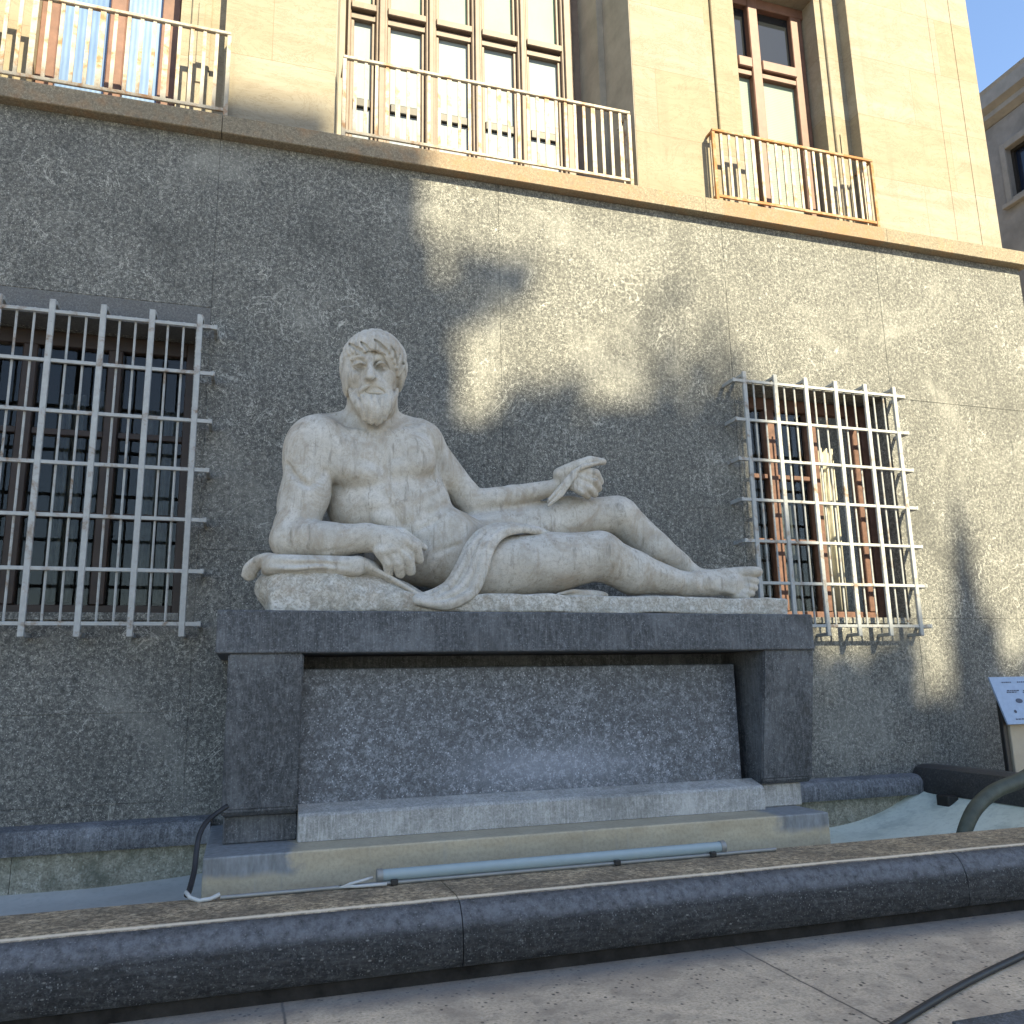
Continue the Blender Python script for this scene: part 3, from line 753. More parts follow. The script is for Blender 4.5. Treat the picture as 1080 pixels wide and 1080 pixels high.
def coping_mat():
    m = granite('dark_coping_granite', (.010, .010, .010), (.027, .0265, .0265), (.095, .093, .09), 1.0, .66, (.035, .032, .027), .35, grain=1.3, spec=.3, bump=.4)
    nt = m.node_tree; b = nt.nodes['Principled BSDF']; N = NT(nt)
    old = b.inputs['Base Color'].links[0].from_socket
    br = N.noise(26, 6, .8, N.mapped((.16, 1, 1)))
    old = N.mix(N.ramp(br, [(.46, 0.0), (.64, .5)]), old, (.085, .082, .078))
    pit = N.math('MULTIPLY', N.ramp(N.voro(30, N.mapped((.5, 1, 1))), [(.08, 1.0), (.2, 0.0)]), N.ramp(N.noise(5, 4, .7), [(.48, 0.0), (.62, 1.0)]))
    old = N.mix(N.math('MULTIPLY', pit, .8), old, (.24, .23, .21))
    N.bump(N.math('ADD', N.noise(50, 6, .8), N.math('MULTIPLY', N.noise(3.5, 3, .6), 1.2)), .5, .010, b)
    x, y, z = N.xyz()
    top = N.math('GREATER_THAN', z, .4085)
    sand = N.ramp(N.noise(30, 8, .82, dist=.4), [(.38, (.08, .06, .036)), (.5, (.34, .25, .15)), (.60, (.72, .56, .36))])
    sand = N.mix(N.ramp(N.noise(2.2, 6, .7), [(.40, .6), (.58, 0.0)]), sand, (.085, .068, .048))
    col = N.mix(N.math('MULTIPLY', top, .9), old, sand)
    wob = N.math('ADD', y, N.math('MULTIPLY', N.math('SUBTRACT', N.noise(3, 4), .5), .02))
    edge = N.math('MULTIPLY', N.band(wob, -2.535, -2.505, .008), N.math('GREATER_THAN', z, .38))  # worn arris, with its bright highlight line painted in
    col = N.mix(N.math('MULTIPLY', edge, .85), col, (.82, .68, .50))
    blue = N.band(z, .30, .40, .03)  # bluish sheen painted along the rounded upper front
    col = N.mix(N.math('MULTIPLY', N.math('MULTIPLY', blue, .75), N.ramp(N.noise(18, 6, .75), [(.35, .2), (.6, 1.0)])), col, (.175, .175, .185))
    N.l(col, b.inputs['Base Color']); return m
M['coping'] = coping_mat()
M['side'] = granite('dark_side_coping_granite', (.020, .019, .019), (.040, .039, .038), (.09, .087, .082), .4, .5, (.04, .035, .03), .3, grain=1.6, spec=.5, bump=.25)
def base_mat():
    m, nt, b = mat('limescaled_base_stone', .6, .4); N = NT(nt); x, y, z = N.xyz()
    n1 = N.noise(3, 6, .6, N.mapped((1, 1, 3))); n2 = N.noise(40, 4, .65)
    col = N.ramp(n1, [(.3, (.37, .305, .205)), (.7, (.47, .40, .28))])
    col = N.mix(N.ramp(n2, [(.35, .25), (.55, 0.0)]), col, (.12, .105, .08))
    dr = N.noise(8, 5, .7, N.mapped((3, 3, .15)))
    col = N.mix(N.ramp(dr, [(.58, 0.0), (.72, .3)]), col, (.33, .32, .28))
    nx = N.math('ADD', x, N.math('MULTIPLY', N.math('SUBTRACT', N.noise(6, 5, .7), .5), .30))
    nz = N.math('ADD', z, N.math('MULTIPLY', N.math('SUBTRACT', N.noise(5, 5, .7), .5), .10))
    st = N.math('MULTIPLY', N.math('MAXIMUM', N.band(nx, -1, .36, .05), N.band(nx, 4.05, 9, .08)), N.band(nz, .44, 1.2, .03))
    grey = N.ramp(N.noise(14, 6, .7, N.mapped((1.5, 1.5, .4))), [(.3, (.10, .11, .12)), (.7, (.24, .26, .28))])
    col = N.mix(N.math('MULTIPLY', st, .9), col, grey)
    N.l(col, b.inputs['Base Color']); N.bump(n2, .2, .004, b); return m
M['base'] = base_mat()
def liner_mat():
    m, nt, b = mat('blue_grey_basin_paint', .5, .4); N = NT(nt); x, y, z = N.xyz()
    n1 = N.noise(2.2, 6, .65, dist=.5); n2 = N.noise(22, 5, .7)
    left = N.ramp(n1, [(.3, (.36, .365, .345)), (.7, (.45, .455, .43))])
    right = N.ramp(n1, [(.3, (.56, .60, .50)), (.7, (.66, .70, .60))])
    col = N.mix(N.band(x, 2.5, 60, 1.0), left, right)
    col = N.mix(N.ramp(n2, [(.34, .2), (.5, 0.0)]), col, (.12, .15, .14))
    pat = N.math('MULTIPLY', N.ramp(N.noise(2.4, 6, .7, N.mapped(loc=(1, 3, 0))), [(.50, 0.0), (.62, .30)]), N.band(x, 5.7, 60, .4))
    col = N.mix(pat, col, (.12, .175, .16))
    N.l(col, b.inputs['Base Color']); N.bump(n2, .06, .003, b); return m
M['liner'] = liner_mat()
M['basin_wall'] = granite('algae_stained_stone', (.16, .15, .11), (.29, .275, .205), (.44, .42, .34), .4, .7, (.045, .055, .035), .7, grain=.8)
M['course'] = granite('wet_base_course', (.050, .053, .058), (.11, .116, .126), (.23, .24, .255), .6, .65, (.04, .04, .04), .5, streak=True, grain=1.2, spec=.3, wear=True)
M['kick'] = plain('dark_plinth', (.035, .031, .027), .9, 0, .1, .6, 8)  # plinth under the coping, much darker than the paving
M['pipe'] = plain('green_bronze_patina', (.060, .068, .050), .6, .1, .4, .4, 8)
M['tube'] = plain('frosted_glass_tube', (.26, .32, .33), .22, 0, .6, .06)
M['alu'] = plain('dull_aluminium', (.25, .25, .235), .45, .4, .5, .1)
M['sign_blue'] = plain('pale_blue_sign_print', (.26, .33, .44), .35, 0, .4, .12, 20)
M['sign_ink'] = plain('dark_sign_ink', (.05, .06, .09), .5, 0, .3)
M['cream_post'] = plain('cream_lacquered_steel', (.40, .34, .25), .5, 0, .4, .1)
M['grey_stone'] = plain('grey_neighbour_stone', (.22, .215, .21), .85, 0, .2, .28, 2.2)
M['grey_trim'] = plain('grey_trim_stone', (.26, .25, .235), .85, 0, .2, .2, 4)
M['opposite'] = plain('ochre_render', (.62, .54, .42), .9, 0, .2, .15, 1.5)
M['bark'] = plain('tree_bark', (.10, .075, .05), .9, 0, .2, .4, 6)
M['leaf'] = plain('unseen_tree_leaf', (.06, .09, .03), .7, 0, .3, .4, 3)

# ------------------------------------------------------------------ ground
def sheet(name, x0, x1, y0, y1, z, m, kind='structure'):
    o = MB().quad((x0, y0, z), (x1, y0, z), (x1, y1, z), (x0, y1, z)).build(name, m)
    if kind: o['kind'] = kind
    return o
sheet('pavement', -400, 400, -400, 400, 0, M['paving'])
sheet('bounce_piazza', -400, 400, -400, -7.9, .004, M['bounce_piazza'])  # unseen pale ground, added to bounce sunlight into the shade
kb = MB().box(3.26, 12, -4.5, -4.01, -.2, .012, .006, 2).build('kerb', M['granite_dark']); kb['kind'] = 'structure'

# ------------------------------------------------------------------ the palace
pal = thing('palace', 'palace with speckled granite base, barred windows and sunlit cream stone storey with balconies', 'building', (3, .2, 0))
# granite base built of slabs with open joints
wb = MB()
OL = (-2.62, -.55, 2.25, 4.80); OR = (5.12, 6.97, 2.25, 4.80)
xj = [-8.0, OL[0], OL[1], -.43, 2.30, 4.62, OR[0], OR[1], 9.3]
zj = [-.3, .75, 1.45, 2.25, 2.86, 4.80, 5.02, 6.74]
g = .0022
def slab(x0, x1, z0, z1): wb.box(x0+g, x1-g, 0, .3, z0+g, z1-g, .0015)
# left field
slab(-8, -.43, -.3, .75); slab(-8, -.43, .75, 1.45); slab(-8, -.43, 1.45, 2.25)
slab(-8, OL[0], 2.25, 4.80); wb.box(OL[1], -.43-g, 0, .3, 2.25+g, 4.80-g)
slab(-8, -2.3, 5.02, 6.74); slab(-2.3, -.43, 5.02, 6.74)
# centre
slab(-.43, 4.95, -.3, 1.45); slab(-.43, 2.31, 1.45, 2.80); slab(2.31, 4.95, 1.45, 2.80)
slab(-.43, 2.31, 2.80, 6.74); slab(2.31, 4.95, 2.80, 6.74)
# right field
slab(4.95, 7.05, -.3, 2.25); slab(7.05, 9.3, -.3, 2.25)
wb.box(4.95+g, OR[0], 0, .3, 2.25+g, 4.80-g); wb.box(OR[1], 7.05-g, 0, .3, 2.25+g, 4.80-g)
slab(7.05, 9.3, 2.25, 4.80); slab(4.95, 7.05, 4.80, 6.74); slab(7.05, 9.3, 4.80, 6.74)
# mortar behind the joints and the return wall round the corner
for (a, b_) in ((-8, OL[0]-.004), (OL[1]+.004, OR[0]-.004), (OR[1]+.004, 9.25)): wb.box(a, b_, .005, .6, -.3, 6.72)
for O in (OL, OR):
    wb.box(O[0]-.0035, O[1]+.0035, .0055, .598, -.29, O[2]-.004); wb.box(O[0]-.0035, O[1]+.0035, .0055, .598, O[3]+.004, 6.719)
wb.box(9.0, 9.298, .3, 14, -.3, 6.70)
wb.build('granite_wall', M['granite'], pal)
MB().box(-8, -.432, .0008, .3, 4.803, 5.018, .002).build('lintel_slab', M['lintel'], pal)
# ledge
lb = MB()
for (a, b_) in ((-8, -.425), (-.418, 4.70), (4.704, 7.16), (7.164, 9.36)):
    lb.prism([(-.11, 6.748), (-.11, 6.925), (-.10, 6.935), (.3, 6.935), (.3, 6.74), (-.02, 6.74), (-.10, 6.741)], 'x', a, b_)
lb.box(9.0, 9.36, .3, 14, 6.742, 6.932)
lb.build('ledge', M['ledge'], pal)

# cream storey
Z0, Z1 = 6.936, 15.5
FY = .05
fb = MB()
def fac(x0, x1, z0, z1, y=FY, y2=1.6): fb.box(x0, x1, y, y2, z0, z1)
NL, NR = (-2.56, -.45), (4.955, 7.09)        # shallow niches of the side windows
WL, WR = (-2.16, -.88), (5.50, 6.73)
MO = (.62, 3.97)
fac(-8, NL[0], Z0, Z1); fac(NL[1], MO[0], Z0, Z1); fac(MO[1]+.0, NR[0], Z0, Z1); fac(NR[1], 9.125, Z0, Z1, y2=14)
for Nn, Ww in ((NL, WL), (NR, WR)):
    ny = .215
    fb.box(Nn[0]-.001, Ww[0], ny, 1.6, Z0, Z1); fb.box(Ww[1], Nn[1]+.001, ny, 1.6, Z0, Z1)
    fb.box(Ww[0]-.001, Ww[1]+.001, ny, 1.6, 10.36, Z1)
    # architrave round the opening
    fb.box(Nn[0]+.20, Ww[0]-.10, ny-.035, ny+.02, Z0+.001, 10.62, .01); fb.box(Ww[1]+.10, Nn[1]-.14, ny-.03, ny+.02, Z0+.001, 10.62, .01)
    fb.box(Ww[1]+.16, Nn[1]-.20, ny-.042, ny+.02, Z0+.5, 8.35, .01)
fac(MO[0]-.001, MO[1]+.001, 12.2, Z1)
# pilaster joints near the corner: slightly proud slabs
fb.box(8.42, 8.81, FY-.004, FY+.05, Z0+.001, Z1-.01, .002); fb.box(8.81, 9.13, FY-.010, FY+.05, Z0+.001, Z1-.01, .002)
fb.build('cream_storey', M['facade'], pal)
# splayed jambs of the great window
jb = MB()
jb.prism([(MO[1]+.001, FY+.004), (MO[1]-.01, FY+.004), (3.88, .58), (3.88, .60), (3.80, .60), (3.735, 1.02), (3.735, 1.55), (MO[1]+.001, 1.55)], 'z', Z0+.001, 12.2)
jb.build('splayed_jamb', M['reveal'], pal); jb = MB()
jb.prism([(MO[0]-.001, FY+.004), (MO[0]+.01, FY+.004), (.70, .58), (.70, .60), (.76, .60), (.80, 1.02), (.80, 1.55), (MO[0]-.001, 1.55)], 'z', Z0+.001, 12.2)
jb.build('splayed_jamb', M['reveal'], pal)

# great window: frame with children pane
gw = MB(); yf = 1.0
posts = [(.80, .86), (1.145, 1.285), (1.735, 1.865), (2.30, 2.43), (2.88, 3.005), (3.46, 3.62)]
for a, b_ in posts:
    gw.box(a, b_, yf-.05, yf+.10, Z0, 12.2, .012); gw.box(a+.035, b_-.035, yf-.085, yf-.04, Z0, 12.2, .008)
gw.box(3.62, 3.735, yf+.02, yf+.10, Z0, 12.2)
gw.box(.80, 3.62, yf-.035, yf+.08, Z0, Z0+.16, .008)
for (a, _), (b_, __) in zip([(p[1], 0) for p in posts[:-1]], [(p[0], 0) for p in posts[1:]]):
    gw.box(a-.004, b_+.004, yf-.02, yf+.08, 9.26, 9.34, .006); gw.box(a-.004, b_+.004, yf-.075, yf+.08, 9.36, 9.45, .008)
    gw.box(a-.004, b_+.004, yf-.02, yf+.08, 11.6, 11.75, .006)
    for xx in ((a, a+.04), (b_-.04, b_)):
        gw.box(xx[0], xx[1], yf+.0, yf+.08, Z0+.16, 9.26, .006)
        gw.box(xx[0], xx[1], yf+.0, yf+.08, 9.45, 11.6, .006)
wM = gw.build('great_window', M['wood_grey'], pal); wM['label'] = 'tall grey brown framed window of pale panes behind the middle balcony'
cells = list(zip([p[1] for p in posts[:-1]], [p[0] for p in posts[1:]]))
for a, b_ in cells:
    MB().box(a+.03, b_-.03, yf+.045, yf+.06, 8.24, 9.27).build('pane', M['pane_pale'], wM)
    MB().box(a+.03, b_-.03, yf+.045, yf+.06, Z0+.15, 8.13).build('pane', M['pane_white'], wM)
    MB().box(a+.03, b_-.03, yf+.045, yf+.06, 9.44, 11.61).build('pane', M['pane_green'], wM)
    MB().box(a+.045, b_-.045, yf+.005, yf+.044, 8.13, 8.24, .012, 2).build('rail_shadow_bar', M['darkmetal'], wM)  # dark bar standing in for the rail's shadow across the panes

# side windows
def side_window(Ww, mull, panes_low, panes_up, wood, label):
    y = .47; w = MB(); zt = 10.36; tz = (9.27, 9.42)
    w.box(Ww[0], Ww[0]+.16, y-.02, y+.10, Z0, zt, .008); w.box(Ww[1]-.20, Ww[1]-.03, y-.02, y+.10, Z0, zt, .008); w.box(Ww[1]-.05, Ww[1], y+.01, y+.10, Z0, zt, .006)
    w.box(mull[0], mull[1], y-.045, y+.10, Z0, zt, .012)
    w.box(Ww[0], Ww[1], y-.03, y+.09, zt-.14, zt, .008)
    w.box(Ww[0]+.16, mull[0], y-.06, y+.08, tz[0], tz[1], .012); w.box(mull[1], Ww[1]-.20, y-.06, y+.08, tz[0], tz[1], .012)
    w.box(Ww[0]+.16, mull[0], y-.02, y+.07, tz[0]-.09, tz[0]-.02, .006); w.box(mull[1], Ww[1]-.20, y-.02, y+.07, tz[0]-.09, tz[0]-.02, .006)
    w.box(Ww[0]+.16, Ww[1]-.2, y-.015, y+.08, Z0, Z0+.22, .008)
    o = w.build('window', wood, pal); o['label'] = label
    for a, b_ in ((Ww[0]+.15, mull[0]+.01), (mull[1]-.01, Ww[1]-.19)):
        MB().box(a, b_, y+.05, y+.065, Z0+.2, tz[0]-.06).build('pane', panes_low, o)
        MB().box(a, b_, y+.05, y+.065, tz[1]-.03, zt-.1).build('pane', panes_up, o)
side_window(WR, (5.865, 6.01), M['pane_louvre'], M['glass_dark'], M['wood'], 'reddish brown window with pale louvred panes behind the right balcony')
side_window(WL, (-1.555, -1.40), M['pane_blue'], M['pane_blue'], M['wood'], 'brown window with blue curtained panes behind the left balcony')
fb2 = MB()     # dark rooms behind the openings
fb2.box(.5, 4.1, 1.35, 1.5, Z0, 12.3)
for Ww in (WL, WR): fb2.box(Ww[0]-.1, Ww[1]+.1, .9, 1.0, Z0, 10.5)
for O in (OL, OR): fb2.box(O[0]-.1, O[1]+.1, 1.6, 1.7, O[2]-.3, O[3]+.3)
fb2.build('inner_wall', M['dark_room'], pal)

# balcony railings
def shared(name, me, parent, loc, m=None):
    o = bpy.data.objects.new(name, me); link(o, parent); o.location = loc
    o.matrix_parent_inverse = Matrix.Translation(-Vector(parent.matrix_world.translation if parent.parent is None else Vector((0, 0, 0))))
    return o
def railing(x0, x1, label, mtop, sp, wide):
    y = -.075; zb, zt = 7.0, 7.84
    r = MB(); r.box(x0-.015, x1+.015, y-.022, y+.022, zt-.025, zt+.012, .006)
    r.box(x0, x1, y-.012, y+.012, zb-.018, zb+.018, .004)
    for x in (x0, x1):
        r.box(x-.02, x+.02, y-.018, y+.018, 6.937, zt-.026, .004)
        r.box(x-.012, x+.012, y+.02, FY+.16, zt-.024, zt+.004, .003); r.box(x-.012, x+.012, y+.02, FY+.16, zb-.015, zb+.015, .003)
    o = r.build('railing', mtop, pal); o['label'] = label
    n = int(round((x1-x0)/sp)); rng = random.Random(int(x0*100))
    for i in range(1, n):
        x = x0+(x1-x0)*i/n; w = .016 if i % 5 else .024
        MB().box(x-w, x+w, y-.008, y+.008, zb+.018, zt-.026).build('baluster', M['rail'], o)
    for x in ((x0+.012), (x1-.012)):
        for yy in (.0, .08):
            MB().box(x-.008, x+.008, yy-.014, yy+.014, zb+.016, zt-.026).build('baluster', M['rail'], o)
    return o
railing(.70, 3.82, 'long cream railing of the middle balcony with rusty top rail', M['rail'], .108, .03)
railing(4.88, 7.08, 'rusty orange topped railing of the right balcony', M['rail_rusty'], .105, .03)
railing(-2.62, -.40, 'peeling railing of the left balcony before the blue window', M['rail'], .112, .03)

# barred ground-floor windows
def barred(O, xs, label, wlabel, inside):
    yg = -.20; z0, z1 = 2.15, 4.745
    zs = [z0+(z1-z0)*i/6 for i in range(7)]
    f = MB()
    for z in zs:                         # hooked ends fixed in the wall
        for x, s_ in ((xs[0], -1), (xs[-1], 1)):
            f.box(x+s_*.02, x+s_*.13, yg-.014, yg+.014, z-.016, z+.016) if s_ > 0 else f.box(x-.13, x-.02, yg-.014, yg+.014, z-.016, z+.016)
            xe = x+s_*.13
            f.box(xe-.016, xe+.016, yg-.018, .012, z-.021, z+.021, .004)
    for x in xs:
        for z, s_ in ((z1, 1), (z0, -1)):
            f.box(x+.0, x+.03, yg+.01, .012, z+s_*.085-.018, z+s_*.085+.018, .004)
    for x in xs: f.box(x-.024, x+.024, yg-.020, yg+.012, z0-.105, z1+.105, .005)
    for z in zs: f.box(xs[0]-.03, xs[-1]+.03, yg-.013, yg+.013, z-.0155, z+.0155, .003)
    o = f.build('window_grille', M['paint'], pal); o['label'] = label
    for a, b_ in zip(xs[:-1], xs[1:]):
        for t in (.33, .66):
            x = a+(b_-a)*t
            MB().tube([(x, yg+.024, z0-.02), (x, yg+.024, z1+.03)], .0105, 6).build('thin_rod', M['paint'], o)
    w = MB(); y = .36
    x0, x1, za, zb = O
    w.box(x0, x0+.09, y, y+.1, za, zb, .006); w.box(x1-.09, x1, y, y+.1, za, zb, .006)
    w.box(x0+.09, x1-.09, y, y+.1, za, za+.10, .006); w.box(x0+.09, x1-.09, y+.002, y+.1, zb-.14, zb, .006)
    mx = [x0+(x1-x0)*i/3 for i in (1, 2)] if not inside else [5.62, 6.18, 6.80]
    for q in mx: w.box(q-.06, q+.06, y-.012, y+.1, za+.1, zb-.14, .008)
    cols = [x0+.09]+sum([[q-.06, q+.06] for q in mx], [])+[x1-.09]
    for a, b_ in zip(cols[::2], cols[1::2]):
        for zz in ((za+.88, za+1.62) if not (inside and 6.2 < a < 6.8) else ()): w.box(a, b_, y+.015, y+.09, zz-.028, zz+.028, .005)
    o = w.build('window', M['cur_brown'] if inside else M['wood_dark'], pal); o['label'] = wlabel
    for a, b_ in zip(cols[::2], cols[1::2]):
        if inside and 6.2 < a < 6.8: continue
        MB().box(a-.01, b_+.01, y+.055, y+.063, za+.08, zb-.12).build('pane', M['glass'], o)
    s_ = MB().box(x0+.001, x1-.001, -.03, .36, za-.06, za+.004, .004).build('sill', M['granite'], pal)
    return o
barred(OL, [-2.46, -2.06, -1.665, -1.275, -.892, -.505], 'pale grey iron grille over the left window beside the statue head end', 'dark wooden window behind the left grille', 0)
barred(OR, [4.955, 5.335, 5.722, 6.108, 6.505, 6.90], 'pale grey iron grille over the right window beyond the statue feet', 'dark wooden window behind the sunlit right grille', 1)
# what shows through the panes: curtains and shutters
def curtain(x0, x1, z0, z1, y, m, folds=5, amp=.018):
    bm = bmesh.new(); n = folds*8; rows = []
    for z in (z0, (z0+z1)/2, z1):
        rows.append([bm.verts.new((x0+(x1-x0)*i/n, y+amp*math.sin(2*math.pi*folds*i/n)+.004*math.sin(i*1.7+z*3), z)) for i in range(n+1)])
    for a, b_ in zip(rows[:-1], rows[1:]):
        for i in range(n): bm.faces.new((a[i], a[i+1], b_[i+1], b_[i]))
    q = MB(); q.bm.free(); q.bm = bm
    o = q.build('curtain', m, pal, smooth=True)
    sm = o.modifiers.new('thick', 'SOLIDIFY'); sm.thickness = .006
    return o
curtain(6.40, 6.64, 2.3, 4.32, .60, M['cur_cream'], 3, .03)
curtain(5.3, 5.55, 2.4, 4.2, .62, M['cur_grey'], 4, .02)
curtain(5.75, 6.0, 2.4, 3.6, .62, M['cur_grey'], 4, .02)
for (a, b_, z0_, z1_) in ((-2.45, -2.12, 2.4, 3.5), (-1.72, -1.5, 2.4, 4.3), (-1.42, -1.2, 3.0, 4.35), (-.98, -.7, 2.4, 4.2)):
    curtain(a, b_, z0_, z1_, .62, M['cur_grey'], 4, .02)

# ------------------------------------------------------------------ pedestal
ped = thing('pedestal', 'dark granite pedestal of slab and two square pillars carrying the reclining statue', 'pedestal', (2.2, -.8, 0))
MB().box(-.2, 4.645, -1.40, -.004, 1.86, 2.16, .012, 2).build('top_slab', M['granite_dark'], ped)
def pillar(x0, x1):
    p = MB()
    p.prism([(-1.385, 1.859), (-1.215, .80), (-1.185, .765), (-1.13, .75), (-.02, .75), (-.02, 1.859)], 'x', x0, x1)
    bmesh.ops.bevel(p.bm, geom=[e for e in p.bm.edges], offset=.012, segments=2, affect='EDGES')
    return p.build('pillar', M['granite_dark'], ped)
pillar(-.115, .395); pillar(4.15, 4.645)
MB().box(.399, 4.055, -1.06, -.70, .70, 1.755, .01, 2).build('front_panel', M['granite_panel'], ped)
MB().box(.395, 4.15, -.70, -.01, .56, 1.858).build('core', M['granite_dark'], ped)
MB().prism([(-1.235, .568), (-1.235, .735), (-1.215, .755), (-1.058, .80), (-1.058, .568)], 'x', .40, 4.145).build('step', M['step'], ped)
MB().box(-.10, .399, -1.10, -.02, .566, .751, .008).build('pillar_block', M['granite_dark'], ped)
MB().box(4.147, 4.58, -1.13, -.02, .566, .751, .008).build('pillar_block', M['step'], ped)
MB().box(-.205, 4.52, -1.55, -.15, .02, .565, .012, 2).build('base_block', M['base'], ped)

build_statue(M['marble'], M['rock'])

# ------------------------------------------------------------------ fountain basin
bas = thing('fountain_basin', 'long low fountain basin with dark rounded granite coping in front of the pedestal', 'fountain', (2.2, -1.3, 0))
prof = [(-2.0, .075), (-2.0, .42), (-2.49, .42), (-2.535, .413), (-2.585, .392), (-2.625, .345), (-2.65, .28), (-2.658, .21), (-2.655, .12), (-2.635, .082), (-2.60, .07)]
for a, b_ in ((-8, -3.2), (-3.195, 1.222), (1.228, 4.755), (4.761, 8.6)):
    p = MB().prism(prof, 'x', a, b_)
    o = p.build('coping_stone', M['coping'], bas, smooth=True, angle=35)
MB().box(-8, 8.6, -2.595, -2.05, -.3, .071).build('plinth', M['kick'], bas)
cp = [(-.004, .43), (-.145, .43), (-.16, .46), (-.165, .56), (-.14, .605), (-.09, .625), (-.004, .63)]
for a, b_ in ((-8, -.21), (4.525, 6.735)):
    MB().prism(cp, 'x', a, b_).build('back_course', M['course'], bas, smooth=True, angle=35)
for a, b_ in ((-8, -1.61), (-1.606, -.21), (4.525, 5.30), (5.304, 6.735)):
    MB().box(a, b_, -.07, -.004, -.2, .429).build('back_wall', M['basin_wall'], bas)
sp_ = [(6.74, .45), (6.735, .52), (6.75, .62), (6.80, .69), (6.88, .715), (7.02, .715), (7.08, .69), (7.10, .62), (7.10, -.3), (6.86, -.3), (6.86, .45)]
MB().prism(sp_, 'y', -2.02, -.004).build('side_coping', M['side'], bas, smooth=True, angle=35)
# coved painted floor
bm = bmesh.new(); nx, ny = 150, 24; V = []
for i in range(nx+1):
    x = -8+(6.86+8)*i/nx; row = []
    for j in range(ny+1):
        y = -2.05+(-.02+2.05)*j/ny
        z = .115+.05*max(0, 1-abs((x+.2)/.9))**1.5*(1 if x < .3 else 0)
        if x > 5.2: t = (x-5.2)/1.6; z += .36*t**2.6
        z += .06*max(0, (y+.35)/.35)**2
        row.append(bm.verts.new((x, y, z)))
    V.append(row)
for i in range(nx):
    for j in range(ny): bm.faces.new((V[i][j], V[i+1][j], V[i+1][j+1], V[i][j+1]))
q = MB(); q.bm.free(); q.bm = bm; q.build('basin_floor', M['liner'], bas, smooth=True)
MB().box(6.60, 6.73, -.62, -.46, .33, .47, .015, 2).build('drain_outlet', M['darkmetal'], bas)

# underwater lamp on the coping
lamp = thing('tube_lamp', 'long pale glass tube lamp lying on the inner edge of the coping', 'lamp', (2, -2.07, .42))
MB().tube([(.86, -2.06, .475), (3.22, -2.06, .475)], .036, 20).build('tube', M['tube'], lamp, smooth=True, angle=40)
for x in (.845, 3.235): MB().tube([(x-.018, -2.06, .475), (x+.018, -2.06, .475)], .041, 16).build('end_cap', M['alu'], lamp, smooth=True, angle=40)
for x in (.93, 2.42, 3.14): MB().box(x-.022, x+.022, -2.115, -2.01, .4215, .456, .005).build('bracket', M['darkmetal'], lamp)
cond = MB().tube([(-.08, -2.085, .433), (3.65, -2.085, .433)], .0125, 10).build('conduit', M['alu'], None, smooth=True, angle=40)
tag(cond, 'thin grey metal conduit running along the coping under the tube lamp', 'pipe')
wc = MB().tube([(.80, -2.07, .47), (.74, -2.09, .462), (.66, -2.10, .45), (.60, -2.09, .44), (.70, -2.115, .436), (.80, -2.12, .437), (.88, -2.12, .436)], .0095, 8).build('cable', M['white_plastic'], None, smooth=True)
tag(wc, 'short white cable looped at the left end of the tube lamp', 'cable')
pts = [at(232, 943, -2.09), at(222, 948, -2.10), at(210, 950, -2.09), at(201, 947, -2.07), at(196, 941, -2.02)]
wc2 = MB().tube(pts, .012, 8).build('cable', M['white_plastic'], None, smooth=True)
tag(wc2, 'white curved cable end hanging at the left end of the conduit', 'cable')
pts = [at(240, 850, -1.45), at(228, 858, -1.50), at(217, 868, -1.58), at(210, 882, -1.66), at(207, 900, -1.72), at(205, 918, -1.80), at(200, 938, -1.95), at(197, 944, -2.02)]
def dense(P, n=6):
    P = [Vector(p) for p in P]; P = [2*P[0]-P[1]]+P+[2*P[-1]-P[-2]]; o = []
    for i in range(1, len(P)-2):
        for j in range(n):
            t = j/n; o.append(.5*(2*P[i]+(P[i+1]-P[i-1])*t+(2*P[i-1]-5*P[i]+4*P[i+1]-P[i+2])*t*t+(3*P[i]-P[i-1]-3*P[i+1]+P[i+2])*t**3))
    return o+[P[-2]]
bc = MB().tube(dense(pts), .017, 8).build('cable', M['black_rubber'], None, smooth=True)
tag(bc, 'black cable hanging from the left pillar down to the basin edge', 'cable')
pts = [at(1180, 780, -1.5), at(1120, 797, -1.65), at(1080, 821, -1.75), at(1050, 834, -1.8), at(1030, 851, -1.85), at(1019, 872, -1.88), at(1013, 895, -1.88), at(1009, 915, -1.85)]
pp = MB().tube(dense(pts), .066, 14, r_end=.052).build('fountain_pipe', M['pipe'], None, smooth=True)
tag(pp, 'thick curved green bronze pipe arching into the right end of the basin', 'pipe')
pts = [at(880, 1130, -4.2)]
gp = lambda x, y: tuple((EYE+ray(x, y)*((.019-1.6)/ray(x, y)[2])))
pts = [gp(925, 1093), gp(960, 1071), gp(1000, 1047), (lambda p: p)(gp(1040, 1026)), gp(1080, 1007), gp(1130, 983), gp(1200, 955)]
gc = MB().tube(dense(pts), .019, 10).build('hose', M['black_rubber'], None, smooth=True)
tag(gc, 'black rubber hose lying across the pavement at lower right', 'hose')

px_, py_, _z = gp(1018, 1035)
ps = MB(); ps.prism([(px_-.02, py_-.012), (px_+.012, py_-.018), (px_+.022, py_+.006), (px_-.004, py_+.018)], 'z', .001, .010)
tag(ps.build('paper_scrap', M['white_plastic']), 'tiny white scrap lying on the pavement just above the black hose', 'litter')

